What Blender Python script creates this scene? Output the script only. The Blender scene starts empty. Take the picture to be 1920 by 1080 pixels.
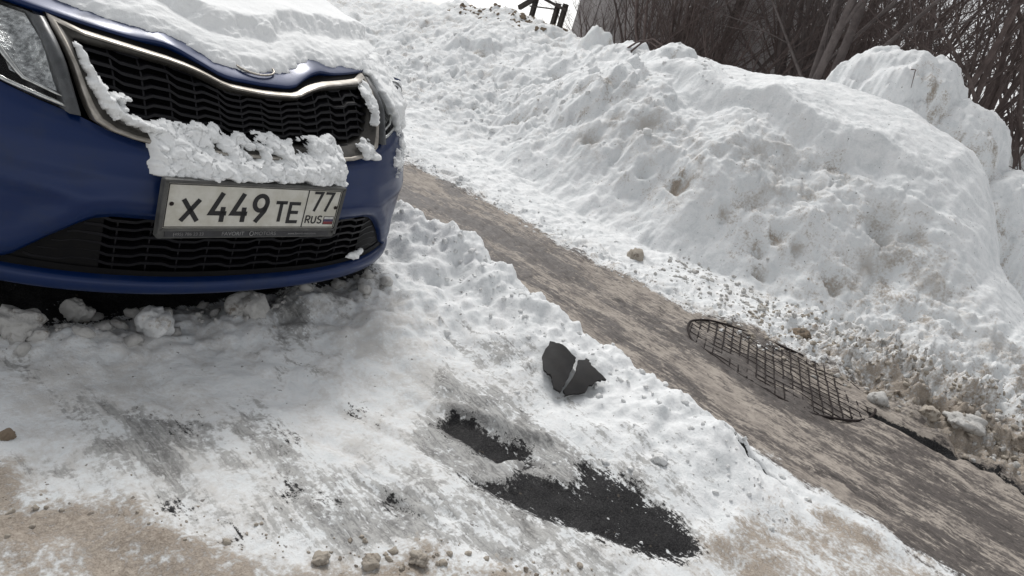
import bpy, bmesh, math, random
import numpy as np
from mathutils import Vector, Matrix

random.seed(7)
rng = np.random.default_rng(11)
sc = bpy.context.scene
COL = sc.collection

# ------------------------------------------------------------------ camera
# world: X across the parking strip (towards the snowbank), Y along the footpath, Z up
CAM_R = ((0.65298752, -0.70395692, 0.27937779),      # picture right
         (-0.07870832, -0.42995709, -0.89941197),    # picture down
         (0.75326775, 0.56531544, -0.33616388))      # forward
H_CAM = 1.16
cam_d = bpy.data.cameras.new('camera')
cam = bpy.data.objects.new('camera', cam_d)
COL.objects.link(cam)
r, d, f = (Vector(v) for v in CAM_R)
m = Matrix.Identity(4)
for i in range(3):
    m[i][0] = r[i]; m[i][1] = -d[i]; m[i][2] = -f[i]
m[2][3] = H_CAM
cam.matrix_world = m
cam_d.sensor_width = 36.0
cam_d.lens = 36.0 * 1292.0 / 1920.0
cam_d.clip_start = 0.05
cam_d.clip_end = 2000.0
sc.camera = cam

# ------------------------------------------------------------------ sky, sun, exposure
SUN_EL, SUN_AZ = 50.0, 28.0        # azimuth measured from +Y towards +X: light comes from behind the parked car
world = bpy.data.worlds.new('World'); sc.world = world
world.use_nodes = True
wn = world.node_tree.nodes; wl = world.node_tree.links
bg = wn['Background']
sky = wn.new('ShaderNodeTexSky'); sky.sky_type = 'NISHITA'; sky.sun_disc = False
sky.sun_elevation = math.radians(SUN_EL); sky.sun_rotation = math.radians(SUN_AZ)
sky.air_density = 1.0; sky.dust_density = 1.5; sky.ozone_density = 1.0
hs = wn.new('ShaderNodeHueSaturation'); hs.inputs['Saturation'].default_value = 0.08   # overcast: grey-white cloud light
wl.new(sky.outputs[0], hs.inputs['Color']); wl.new(hs.outputs[0], bg.inputs['Color'])
bg.inputs['Strength'].default_value = 0.135
sun_d = bpy.data.lights.new('sun', 'SUN'); sun_d.energy = 1.5; sun_d.angle = math.radians(16); sun_d.color = (1.0, 0.97, 0.93)
sun = bpy.data.objects.new('sun', sun_d); COL.objects.link(sun)
az, el = math.radians(SUN_AZ), math.radians(SUN_EL)
sdir = Vector((math.sin(az) * math.cos(el), math.cos(az) * math.cos(el), math.sin(el)))
sun.rotation_euler = sdir.to_track_quat('Z', 'Y').to_euler()
sc.view_settings.view_transform = 'Standard'; sc.view_settings.look = 'None'
sc.view_settings.gamma = 1.0; sc.view_settings.exposure = 0.30
sc.view_settings.use_curve_mapping = False
sc.cycles.max_bounces = 6

# ------------------------------------------------------------------ noise
_perm = np.random.default_rng(5).permutation(256)
_perm = np.concatenate([_perm, _perm, _perm])
_ang = np.random.default_rng(6).uniform(0, 2 * np.pi, 256)
_gx, _gy = np.cos(_ang), np.sin(_ang)
def perlin(x, y):
    xi = np.floor(x).astype(np.int64); yi = np.floor(y).astype(np.int64)
    xf = x - xi; yf = y - yi
    xi &= 255; yi &= 255
    u = xf * xf * xf * (xf * (xf * 6 - 15) + 10); v = yf * yf * yf * (yf * (yf * 6 - 15) + 10)
    def g(ix, iy, dx, dy):
        h = _perm[_perm[ix & 255] + (iy & 255)]
        return _gx[h] * dx + _gy[h] * dy
    a = g(xi, yi, xf, yf); b = g(xi + 1, yi, xf - 1, yf)
    c = g(xi, yi + 1, xf, yf - 1); e = g(xi + 1, yi + 1, xf - 1, yf - 1)
    return ((a + u * (b - a)) * (1 - v) + (c + u * (e - c)) * v) * 1.5
def fbm(x, y, f=1.0, o=4, seed=0, gain=0.5):
    t = np.zeros_like(x); a = 1.0
    for k in range(o):
        t += a * perlin(x * f + 17.3 * (k + seed), y * f - 9.7 * (k + 2 * seed)); a *= gain; f *= 2.03
    return t
def billow(x, y, f=1.0, o=3, seed=0):
    t = np.zeros_like(x); a = 1.0
    for k in range(o):
        t += a * (1 - 2.2 * np.abs(perlin(x * f + 7.1 * (k + seed), y * f + 3.3 * (k + seed)))); a *= 0.5; f *= 2.1
    return t
_wr = np.random.default_rng(8).uniform(0, 1, (256, 3))
def chunks(x, y, f, seed=0):
    """broken blocks: (height of the block under each point, distance to its crack)"""
    x = x * f + 13.7 * seed; y = y * f - 5.1 * seed
    xi = np.floor(x).astype(np.int64); yi = np.floor(y).astype(np.int64)
    d1 = np.full(x.shape, 9.); d2 = d1.copy(); hv = np.zeros_like(x)
    for i in (-1, 0, 1):
        for j in (-1, 0, 1):
            k = _perm[_perm[(xi + i) & 255] + ((yi + j) & 255)]
            px = xi + i + _wr[k, 0]; py = yi + j + _wr[k, 1]
            dx = x - px; dy = y - py; dd = np.hypot(dx, dy)
            hh = _wr[k, 2] + (_wr[k, 0] - .5) * dx * 1.1 + (_wr[k, 1] - .5) * dy * 1.1
            near = dd < d1
            d2 = np.where(near, d1, np.minimum(d2, dd)); hv = np.where(near, hh, hv); d1 = np.where(near, dd, d1)
    return hv, d2 - d1
def sst(a, b, x):
    t = np.clip((x - a) / (b - a), 0, 1); return t * t * (3 - 2 * t)
def poly_sd(px, py, poly):
    """signed distance to a polygon, positive inside"""
    dmin = np.full(px.shape, 1e9); ins = np.zeros(px.shape, bool)
    n = len(poly)
    for i in range(n):
        x0, y0 = poly[i]; x1, y1 = poly[(i + 1) % n]
        ex, ey = x1 - x0, y1 - y0
        t = np.clip(((px - x0) * ex + (py - y0) * ey) / (ex * ex + ey * ey + 1e-12), 0, 1)
        dmin = np.minimum(dmin, np.hypot(px - x0 - t * ex, py - y0 - t * ey))
        cnd = ((y0 > py) != (y1 > py))
        with np.errstate(divide='ignore', invalid='ignore'):
            xi = ex * (py - y0) / (ey if ey != 0 else 1e-12) + x0
        ins ^= cnd & (px < xi)
    return np.where(ins, dmin, -dmin)
def seg_d(px, py, a, b):
    ex, ey = b[0] - a[0], b[1] - a[1]
    t = np.clip(((px - a[0]) * ex + (py - a[1]) * ey) / (ex * ex + ey * ey), 0, 1)
    return np.hypot(px - a[0] - t * ex, py - a[1] - t * ey)

# ------------------------------------------------------------------ objects
def tag(o, label=None, cat=None, group=None, kind=None):
    if label: o['label'] = label
    if cat: o['category'] = cat
    if group: o['group'] = group
    if kind: o['kind'] = kind
    return o
def mesh(name, verts, faces, mat=None, parent=None, smooth=True):
    me = bpy.data.meshes.new(name)
    me.from_pydata([tuple(map(float, v)) for v in verts], [], [tuple(map(int, q)) for q in faces])
    me.update()
    o = bpy.data.objects.new(name, me); COL.objects.link(o)
    if mat: me.materials.append(mat)
    if smooth: me.polygons.foreach_set('use_smooth', [True] * len(me.polygons))
    if parent: adopt(o, parent)
    return o
def adopt(o, parent):
    o.parent = parent
    o.matrix_parent_inverse = Matrix.Translation(parent_loc(parent)).inverted()
def parent_loc(p):
    v = Vector((0, 0, 0))
    if p.type == 'EMPTY': v = p.location.copy()
    elif p.parent: v = Vector((0, 0, 0))
    return v
def empty(name, loc):
    o = bpy.data.objects.new(name, None); COL.objects.link(o); o.location = loc
    o.empty_display_size = 0.1
    return o
def grid(P, flip=False):
    """P: (n,m,3) array -> verts, faces"""
    n, k = P.shape[:2]
    idx = np.arange(n * k).reshape(n, k)
    a, b, c, e = idx[:-1, :-1].ravel(), idx[1:, :-1].ravel(), idx[1:, 1:].ravel(), idx[:-1, 1:].ravel()
    q = np.stack([a, e, c, b] if flip else [a, b, c, e], 1)
    return P.reshape(-1, 3), q
def big_mesh(name, V, Q, mat, attrs=None):
    me = bpy.data.meshes.new(name)
    nv, nq = len(V), len(Q); s = Q.shape[1]
    me.vertices.add(nv); me.vertices.foreach_set('co', V.astype(np.float32).ravel())
    me.loops.add(nq * s); me.loops.foreach_set('vertex_index', Q.astype(np.int32).ravel())
    me.polygons.add(nq); me.polygons.foreach_set('loop_start', np.arange(0, nq * s, s, dtype=np.int32))
    me.polygons.foreach_set('loop_total', np.full(nq, s, dtype=np.int32))
    me.update(calc_edges=True)
    me.polygons.foreach_set('use_smooth', np.ones(nq, dtype=bool))
    for k, v in (attrs or {}).items():
        at = me.attributes.new(k, 'FLOAT', 'POINT'); at.data.foreach_set('value', v.astype(np.float32).ravel())
    me.materials.append(mat)
    o = bpy.data.objects.new(name, me); COL.objects.link(o)
    return o
class MB:
    """collects boxes, tubes and sheets into ONE mesh"""
    def __init__(s): s.v = []; s.f = []
    def add(s, V, F):
        n = len(s.v); s.v.extend([tuple(p) for p in V]); s.f.extend([tuple(i + n for i in q) for q in F]); return s
    def box(s, c, h, M=None):
        V = [Vector((x * h[0], y * h[1], z * h[2])) for x in (-1, 1) for y in (-1, 1) for z in (-1, 1)]
        if M is not None: V = [M @ p for p in V]
        c = Vector(c)
        return s.add([p + c for p in V], [(0, 1, 3, 2), (4, 6, 7, 5), (0, 4, 5, 1), (2, 3, 7, 6), (0, 2, 6, 4), (1, 5, 7, 3)])
    def tube(s, pts, rad, n=6, cap=True):
        pts = [Vector(p) for p in pts]
        if not hasattr(rad, '__len__'): rad = [rad] * len(pts)
        rings = []; base = len(s.v); V = []; up = None
        for i, p in enumerate(pts):
            t = (pts[min(i + 1, len(pts) - 1)] - pts[max(i - 1, 0)]).normalized()
            if up is None: up = t.orthogonal().normalized()
            up = (up - t * up.dot(t))
            up = up.normalized() if up.length > 1e-6 else t.orthogonal().normalized()
            w = t.cross(up)
            for k in range(n):
                a = 2 * math.pi * k / n
                V.append(p + (up * math.cos(a) + w * math.sin(a)) * rad[i])
        F = []
        for i in range(len(pts) - 1):
            for k in range(n):
                a = i * n + k; b = i * n + (k + 1) % n
                F.append((a, b, b + n, a + n))
        if cap:
            F.append(tuple(range(n))[::-1]); F.append(tuple((len(pts) - 1) * n + k for k in range(n)))
        return s.add(V, F)
    def build(s, name, mat, parent=None, smooth=True):
        return mesh(name, s.v, s.f, mat, parent, smooth)

# ------------------------------------------------------------------ materials
class NT:
    def __init__(s, name):
        s.m = bpy.data.materials.new(name); s.m.use_nodes = True
        s.n = s.m.node_tree.nodes; s.l = s.m.node_tree.links
        s.p = s.n['Principled BSDF']; s.out = s.n['Material Output']
    def node(s, t, **kw):
        o = s.n.new(t)
        for k, v in kw.items(): setattr(o, k, v)
        return o
    def put(s, sock, v):
        if hasattr(v, 'is_output') or isinstance(v, bpy.types.NodeSocket): s.l.new(v, sock)
        else: sock.default_value = v
    def math(s, op, a, b=0.0, c=None, clamp=False):
        o = s.node('ShaderNodeMath', operation=op); o.use_clamp = clamp
        s.put(o.inputs[0], a); s.put(o.inputs[1], b)
        if c is not None: s.put(o.inputs[2], c)
        return o.outputs[0]
    def mix(s, f, a, b):
        o = s.node('ShaderNodeMix', data_type='RGBA')
        s.put(o.inputs[0], f)
        s.put(o.inputs[6], a if not isinstance(a, tuple) else (*a, 1)[:4]); s.put(o.inputs[7], b if not isinstance(b, tuple) else (*b, 1)[:4])
        return o.outputs[2]
    def pos(s, scale=(1, 1, 1), rot=(0, 0, 0), obj=False):
        if obj: src = s.node('ShaderNodeTexCoord').outputs['Object']
        else: src = s.node('ShaderNodeNewGeometry').outputs['Position']
        mp = s.node('ShaderNodeMapping'); mp.inputs['Scale'].default_value = scale; mp.inputs['Rotation'].default_value = rot
        s.l.new(src, mp.inputs['Vector']); return mp.outputs[0]
    def noise(s, vec, scale, detail=4.0, rough=0.55, dist=0.0):
        o = s.node('ShaderNodeTexNoise'); s.l.new(vec, o.inputs['Vector'])
        o.inputs['Scale'].default_value = scale; o.inputs['Detail'].default_value = detail
        o.inputs['Roughness'].default_value = rough; o.inputs['Distortion'].default_value = dist
        return o.outputs['Fac']
    def step(s, v, a, b):
        o = s.node('ShaderNodeMapRange', interpolation_type='SMOOTHSTEP'); s.put(o.inputs[0], v)
        o.inputs[1].default_value = a; o.inputs[2].default_value = b
        return o.outputs[0]
    def attr(s, name):
        return s.node('ShaderNodeAttribute', attribute_name=name).outputs['Fac']
    def bump(s, h, strength, dist=0.01, prev=None):
        o = s.node('ShaderNodeBump'); o.inputs['Strength'].default_value = strength; o.inputs['Distance'].default_value = dist
        s.l.new(h, o.inputs['Height'])
        if prev is not None: s.l.new(prev, o.inputs['Normal'])
        return o.outputs[0]
    def done(s, col=None, rough=None, normal=None, **kw):
        if col is not None: s.put(s.p.inputs['Base Color'], (*col, 1)[:4] if isinstance(col, tuple) else col)
        if rough is not None: s.put(s.p.inputs['Roughness'], rough)
        if normal is not None: s.l.new(normal, s.p.inputs['Normal'])
        for k, v in kw.items(): s.put(s.p.inputs[k.replace('_', ' ')], v)
        return s.m

def mat_ground():
    t = NT('trodden_snow')
    P = t.pos(); Pst = t.pos((15, 3.4, 10), (0, 0, 0.05)); Pst2 = t.pos((62, 13, 30), (0, 0, 0.07)); Pst3 = t.pos((120, 30, 60), (0, 0, -.04))
    fine = t.noise(P, 70, 5, 0.65); mid = t.noise(P, 9, 6, 0.65, 0.4); big = t.noise(P, 2.4, 4, 0.55)
    st = t.noise(Pst, 1.0, 7, 0.68, 1.1); st2 = t.noise(Pst2, 1.0, 5, 0.66, 0.8); st3 = t.noise(Pst3, 1.0, 3, 0.6, .4)
    gr = t.noise(P, 240, 2, 0.6)
    c = lambda v, k: t.math('MULTIPLY', t.math('SUBTRACT', v, 0.5), k)
    add = lambda *v: v[0] if len(v) == 1 else t.math('ADD', v[0], add(*v[1:]))
    # clean snow, a little uneven grey
    col = t.mix(t.step(add(mid, t.math('MULTIPLY', fine, 0.5)), 0.45, 0.95), (0.64, 0.665, 0.675), (0.84, 0.85, 0.855))
    # grime blotches everywhere the snow is old
    grime = t.step(add(t.attr('grime'), c(mid, 1.6), c(fine, 1.2), c(big, .9)), 0.36, 0.98)
    col = t.mix(t.math('MULTIPLY', grime, 0.8), col, t.mix(t.step(add(fine, c(mid, .8)), .3, .7), (0.24, 0.22, 0.195), (0.52, 0.505, 0.48)))
    # packed translucent ice, greyer
    ice = t.step(add(t.attr('ice'), c(st, 1.8), c(mid, 1.3), c(st2, 1.2), c(fine, 1.3)), 0.50, 0.86)
    col = t.mix(t.math('MULTIPLY', ice, 0.9), col, t.mix(t.step(add(st2, c(fine, .5)), .35, .65), (0.12, 0.118, 0.115), (0.40, 0.40, 0.39)))
    # sand and dirt thrown on the snow
    dirt = t.step(add(t.attr('dirt'), c(mid, 1.5), c(fine, 1.5)), 0.28, 0.92)
    dcol = t.mix(t.step(add(fine, c(gr, .6), c(mid, .4)), .15, .85), (0.15, 0.118, 0.09), (0.43, 0.38, 0.325))
    col = t.mix(dirt, col, dcol)
    # the footpath: dirty ice, streaked lengthwise
    tr = t.step(add(t.attr('track'), c(st, 1.2), c(st2, .7), c(fine, .7)), 0.36, 0.62)
    wear = add(t.math('MULTIPLY', t.attr('wear'), 0.32), c(st, 1.3), c(st2, 1.5), c(st3, 1.2), c(mid, .7), c(fine, .9))
    tcol = t.mix(t.step(add(c(st2, 1), c(mid, 1.0)), -.25, .25), (0.40, 0.357, 0.312), (0.22, 0.193, 0.171))
    tcol = t.mix(t.step(wear, -.10, .30), tcol, t.mix(t.step(st3, .3, .7), (0.045, 0.039, 0.036), (0.125, 0.108, 0.099)))
    tcol = t.mix(t.step(add(c(st2, 1.2), c(st3, 1.0), c(st, .5)), 0.26, 0.40), tcol, (0.022, 0.019, 0.018))
    tcol = t.mix(t.math('MULTIPLY', t.step(add(c(mid, 1.3), c(fine, 1.5), c(st, -.7)), 0.30, 0.60), .55), tcol, (0.55, 0.52, 0.48))
    tcol = t.mix(t.math('MULTIPLY', t.step(add(c(fine, 1.), c(gr, .6)), -.05, .35), .45), tcol, (0.07, 0.06, 0.054))
    col = t.mix(tr, col, tcol)
    # bare wet asphalt where snow is scraped off, plus painted shade under the car
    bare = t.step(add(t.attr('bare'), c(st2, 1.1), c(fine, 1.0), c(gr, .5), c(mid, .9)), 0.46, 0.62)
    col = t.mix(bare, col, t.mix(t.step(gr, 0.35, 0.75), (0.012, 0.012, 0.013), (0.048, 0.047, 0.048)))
    # specks of grit
    sp = t.step(t.noise(P, 48, 2, 0.5), 0.715, 0.745)
    col = t.mix(t.math('MULTIPLY', sp, 0.75), col, (0.10, 0.085, 0.07))
    b = t.bump(mid, 0.32, 0.03); b = t.bump(fine, 0.36, 0.012, b); b = t.bump(t.math('MULTIPLY', st2, tr), 0.4, 0.008, b); b = t.bump(t.math('SUBTRACT', gr, bare), 0.35, 0.004, b)
    return t.done(col, t.math('SUBTRACT', 0.78, t.math('ADD', t.math('MULTIPLY', ice, 0.22), t.math('MULTIPLY', t.math('MULTIPLY', tr, t.step(wear, -.1, .34)), .3))), b, Specular_IOR_Level=t.math('SUBTRACT', .28, t.math('MULTIPLY', bare, .2)))
def mat_lump(name, c0, c1, cd, amt, bstr=0.6):
    t = NT(name); P = t.pos()
    fine = t.noise(P, 80, 5, 0.65); mid = t.noise(P, 18, 4, 0.6)
    col = t.mix(mid, c0, c1)
    col = t.mix(t.step(t.math('ADD', mid, t.math('MULTIPLY', fine, 0.6)), 1.0 - amt * 0.5, 1.25 - amt * 0.5), col, cd)
    b = t.bump(mid, 0.4, 0.02); b = t.bump(fine, bstr, 0.01, b)
    return t.done(col, 0.8, b, Specular_IOR_Level=0.25)
def mat_fresh():
    t = NT('fresh_snow'); P = t.pos()
    a = t.noise(P, 35, 5, 0.6); b0 = t.noise(P, 160, 3, 0.6)
    b = t.bump(a, 0.25, 0.012); b = t.bump(b0, 0.3, 0.004, b)
    return t.done(t.mix(a, (0.80, 0.82, 0.825), (0.87, 0.875, 0.875)), 0.7, b, Specular_IOR_Level=0.25)
def mat_paint():
    t = NT('blue_car_paint'); P = t.pos()
    g = t.noise(P, 11, 6, 0.65); g2 = t.noise(t.pos((6, 6, 40)), 1.0, 5, 0.6)
    grime = t.math('MULTIPLY', t.step(t.math('ADD', g, t.math('MULTIPLY', g2, 0.5)), 0.66, 1.1), 0.30)
    col = t.mix(grime, (0.001, 0.0155, 0.078), (0.04, 0.048, 0.057))
    return t.done(col, t.math('ADD', 0.34, t.math('MULTIPLY', grime, 0.9)), None, Metallic=0.2, Specular_IOR_Level=0.3, Coat_Weight=0.22, Coat_Roughness=0.15)
def mat_plain(name, c, rough=0.5, metal=0.0, spec=0.5, c2=None, sc_=30, bump=0.0):
    t = NT(name); P = t.pos(); n = t.noise(P, sc_, 5, 0.65)
    c2 = c2 or tuple(x * 0.6 for x in c)
    nr = t.bump(n, bump, 0.005) if bump else None
    return t.done(t.mix(t.step(n, 0.3, 0.7), c, c2), t.math('ADD', rough - 0.08, t.math('MULTIPLY', n, 0.16)), nr, Metallic=metal, Specular_IOR_Level=spec)

M = dict(
    ground=mat_ground(), fresh=mat_fresh(), paint=mat_paint(),
    lump=mat_lump('snow_clod', (0.62, 0.63, 0.63), (0.82, 0.825, 0.82), (0.33, 0.28, 0.22), 0.25),
    tan=mat_lump('sandy_snow_clod', (0.25, 0.21, 0.165), (0.55, 0.51, 0.45), (0.14, 0.11, 0.085), 0.4),
    brown=mat_lump('earthy_clod', (0.16, 0.12, 0.085), (0.30, 0.24, 0.18), (0.06, 0.05, 0.04), 0.5),
    grey=mat_lump('grey_ice_clod', (0.34, 0.33, 0.31), (0.66, 0.655, 0.64), (0.2, 0.17, 0.14), 0.35),  # dirty grey, darkened to stand in for shade on lumps under the bumper
    chrome=mat_plain('dirty_chrome', (0.46, 0.43, 0.39), 0.40, 0.9, 0.5, (0.28, 0.26, 0.23), 25),
    satin=mat_plain('grey_trim', (0.075, 0.07, 0.063), 0.45, 0.5, 0.4, (0.04, 0.038, 0.035), 22),
    black=mat_plain('black_plastic', (0.004, 0.004, 0.005), 0.6, 0.0, 0.12, (0.007, 0.0068, 0.007), 40),
    slat=mat_plain('grille_plastic', (0.0045, 0.0045, 0.0065), 0.5, 0.0, 0.25, (0.008, 0.0075, 0.0095), 40),
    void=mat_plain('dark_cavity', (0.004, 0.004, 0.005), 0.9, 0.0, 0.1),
    rubber=mat_plain('rubber', (0.02, 0.02, 0.02), 0.8, 0.0, 0.3),
    rim=mat_plain('wheel_alloy', (0.32, 0.32, 0.33), 0.35, 0.9),
    plate=mat_plain('plate_white', (0.62, 0.61, 0.56), 0.45, 0.0, 0.4, (0.50, 0.485, 0.42), 24),
    ink=mat_plain('plate_black', (0.012, 0.012, 0.014), 0.5),
    frame=mat_plain('plate_frame', (0.10, 0.10, 0.095), 0.5, 0.0, 0.4, (0.05, 0.05, 0.05), 20),
    strip=mat_plain('plate_frame_strip', (0.035, 0.035, 0.04), 0.4),
    fade=mat_plain('faded_print', (0.30, 0.30, 0.30), 0.6),
    flagw=mat_plain('flag_white', (0.6, 0.6, 0.57), 0.5), flagb=mat_plain('flag_blue', (0.07, 0.05, 0.12), 0.5), flagr=mat_plain('flag_red', (0.25, 0.035, 0.04), 0.5),
    reflector=mat_plain('lamp_reflector', (0.62, 0.63, 0.62), 0.22, 0.8, 0.5, (0.14, 0.145, 0.145), 70, 0.6),
    bezel=mat_plain('lamp_bezel', (0.085, 0.088, 0.092), 0.35, 0.3),
    lampchrome=mat_plain('lamp_chrome', (0.75, 0.75, 0.72), 0.2, 1.0),
    scrap=mat_plain('black_scrap_plastic', (0.012, 0.012, 0.0135), 0.6, 0.0, 0.2, (0.019, 0.018, 0.018), 30, 0.15),
    iron=mat_plain('dark_iron', (0.032, 0.024, 0.022), 0.75, 0.0, 0.2, (0.016, 0.012, 0.012), 60),
    bark=mat_plain('dark_bark', (0.15, 0.118, 0.11), 0.85, 0.0, 0.2, (0.085, 0.066, 0.062), 8),
    bark2=mat_plain('grey_bark', (0.145, 0.125, 0.12), 0.85, 0.0, 0.2, (0.09, 0.076, 0.074), 8),
    shed=mat_plain('weathered_sheet', (0.36, 0.34, 0.335), 0.7, 0.0, 0.3, (0.27, 0.25, 0.247), 3, 0.1),
    wood=mat_plain('weathered_wood', (0.06, 0.052, 0.046), 0.8, 0.0, 0.2, (0.035, 0.03, 0.028), 20),
)
def mat_glass():
    t = NT('windscreen_glass')
    return t.done((0.02, 0.024, 0.028), 0.05, None, Specular_IOR_Level=0.6)
M['glass'] = mat_glass()
def mat_lens():
    t = NT('lamp_lens'); P = t.pos(); n = t.noise(P, 14, 5, 0.6)
    tr = t.node('ShaderNodeBsdfTransparent'); tr.inputs[0].default_value = (0.93, 0.94, 0.95, 1)
    gl = t.node('ShaderNodeBsdfPrincipled'); gl.inputs['Base Color'].default_value = (0.42, 0.43, 0.43, 1); gl.inputs['Roughness'].default_value = 0.12
    mx = t.node('ShaderNodeMixShader'); t.l.new(t.math('ADD', 0.03, t.math('MULTIPLY', t.step(n, 0.50, 0.78), 0.15)), mx.inputs[0])
    t.l.new(tr.outputs[0], mx.inputs[1]); t.l.new(gl.outputs[0], mx.inputs[2]); t.l.new(mx.outputs[0], t.out.inputs[0])
    return t.m
M['lens'] = mat_lens()

# ------------------------------------------------------------------ the ground: one height field, cut into parking strip, footpath and snowbank
CREST_Y = [-40, -6, -1.5, -.5, .1, .38, .55, .75, .91, 1.2, 1.5, 2.1, 2.6, 3.4, 3.96, 4.5, 5.2, 6, 7.5, 8.6, 9.7, 12, 40]
CREST_H = [.6, .5, .35, .36, .45, .66, .93, 1.18, 1.32, 1.39, 1.45, 1.52, 1.42, 1.42, 1.33, 1.31, 1.30, 1.34, 1.38, 1.28, 1.10, .8, .3]
ASPH_A = [(1.41, 1.21), (1.50, 1.22), (1.56, 1.10), (1.62, .98), (1.58, .90), (1.46, .93), (1.42, 1.02)]
ASPH_B = [(1.30, .985), (1.42, .90), (1.50, .925), (1.60, .80), (1.74, .86), (1.79, .70), (1.79, .56), (1.76, .46), (1.70, .42), (1.60, .46), (1.50, .60), (1.40, .74)]
STAINS = [(4.52, 2.25, 0.1, 1.0), (4.58, 1.49, 0.07, 0.75), (4.59, 1.04, 0.08, 0.85), (4.51, 1.55, 0.05, 0.75), (4.44, 1.43, 0.04, 0.75), (6.96, 1.57, 0.1, 0.7), (7.28, 0.98, 0.15, 0.75), (4.75, 0.56, 0.12, 0.4), (4.64, 0.59, 0.2, 0.5), (4.58, 0.84, 0.1, 0.6), (4.89, 3.33, 0.12, 0.6), (7.12, 5.89, 0.12, 0.5), (6.99, 5.13, 0.15, 0.8), (7.45, 7.21, 0.3, 0.6), (4.04, 0.9, 0.07, 0.9), (4.51, 0.1, 0.25, 0.6), (5.53, 3.24, 0.05, 0.7), (7.0, 1.55, 0.22, 0.7), (7.0, 1.15, 0.2, 0.7), (6.8, 0.55, 0.3, 0.7)]
PITS = [(4.77, 3.46, 0.08, 0.1), (4.72, 3.05, 0.06, 0.06), (4.75, 2.76, 0.09, 0.08), (4.6, 3.15, 0.06, 0.06), (4.96, 4.18, 0.1, 0.06), (4.94, 4.28, 0.07, 0.06), (4.52, 2.24, 0.07, 0.08), (4.53, 2.55, 0.05, 0.05), (4.51, 1.54, 0.05, 0.06), (4.58, 1.48, 0.06, 0.07), (4.44, 1.43, 0.04, 0.05), (4.59, 1.04, 0.06, 0.08), (4.96, 1.03, 0.09, 0.06), (4.82, 1.47, 0.07, 0.035), (5.05, 1.47, 0.12, 0.04), (5.8, 4.64, 0.08, 0.07), (4.98, 3.65, 0.09, 0.07), (4.93, 3.32, 0.07, 0.07), (6.05, 6.02, 0.1, 0.06), (5.51, 3.21, 0.06, 0.05), (5.28, 4.46, 0.07, 0.06), (4.5, 1.85, 0.04, 0.04), (4.59, 1.34, 0.04, 0.04), (4.76, 0.94, 0.05, 0.03), (5.0, 0.79, 0.06, 0.03)]
DIRT_R = [(1.80, .45), (1.95, .43), (2.2, .35), (2.45, .28), (2.52, -1.2), (1.3, -1.2), (1.5, .2), (1.65, .35)]
DIRT_L = [(-1, 1.75), (.30, 1.52), (.41, 1.43), (.46, 1.30), (.56, 1.22), (.60, 1.12), (.72, .97), (.88, .88), (1.02, .82), (1.10, .74), (1.3, .55), (1.3, -2), (-1, -2)]
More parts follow.
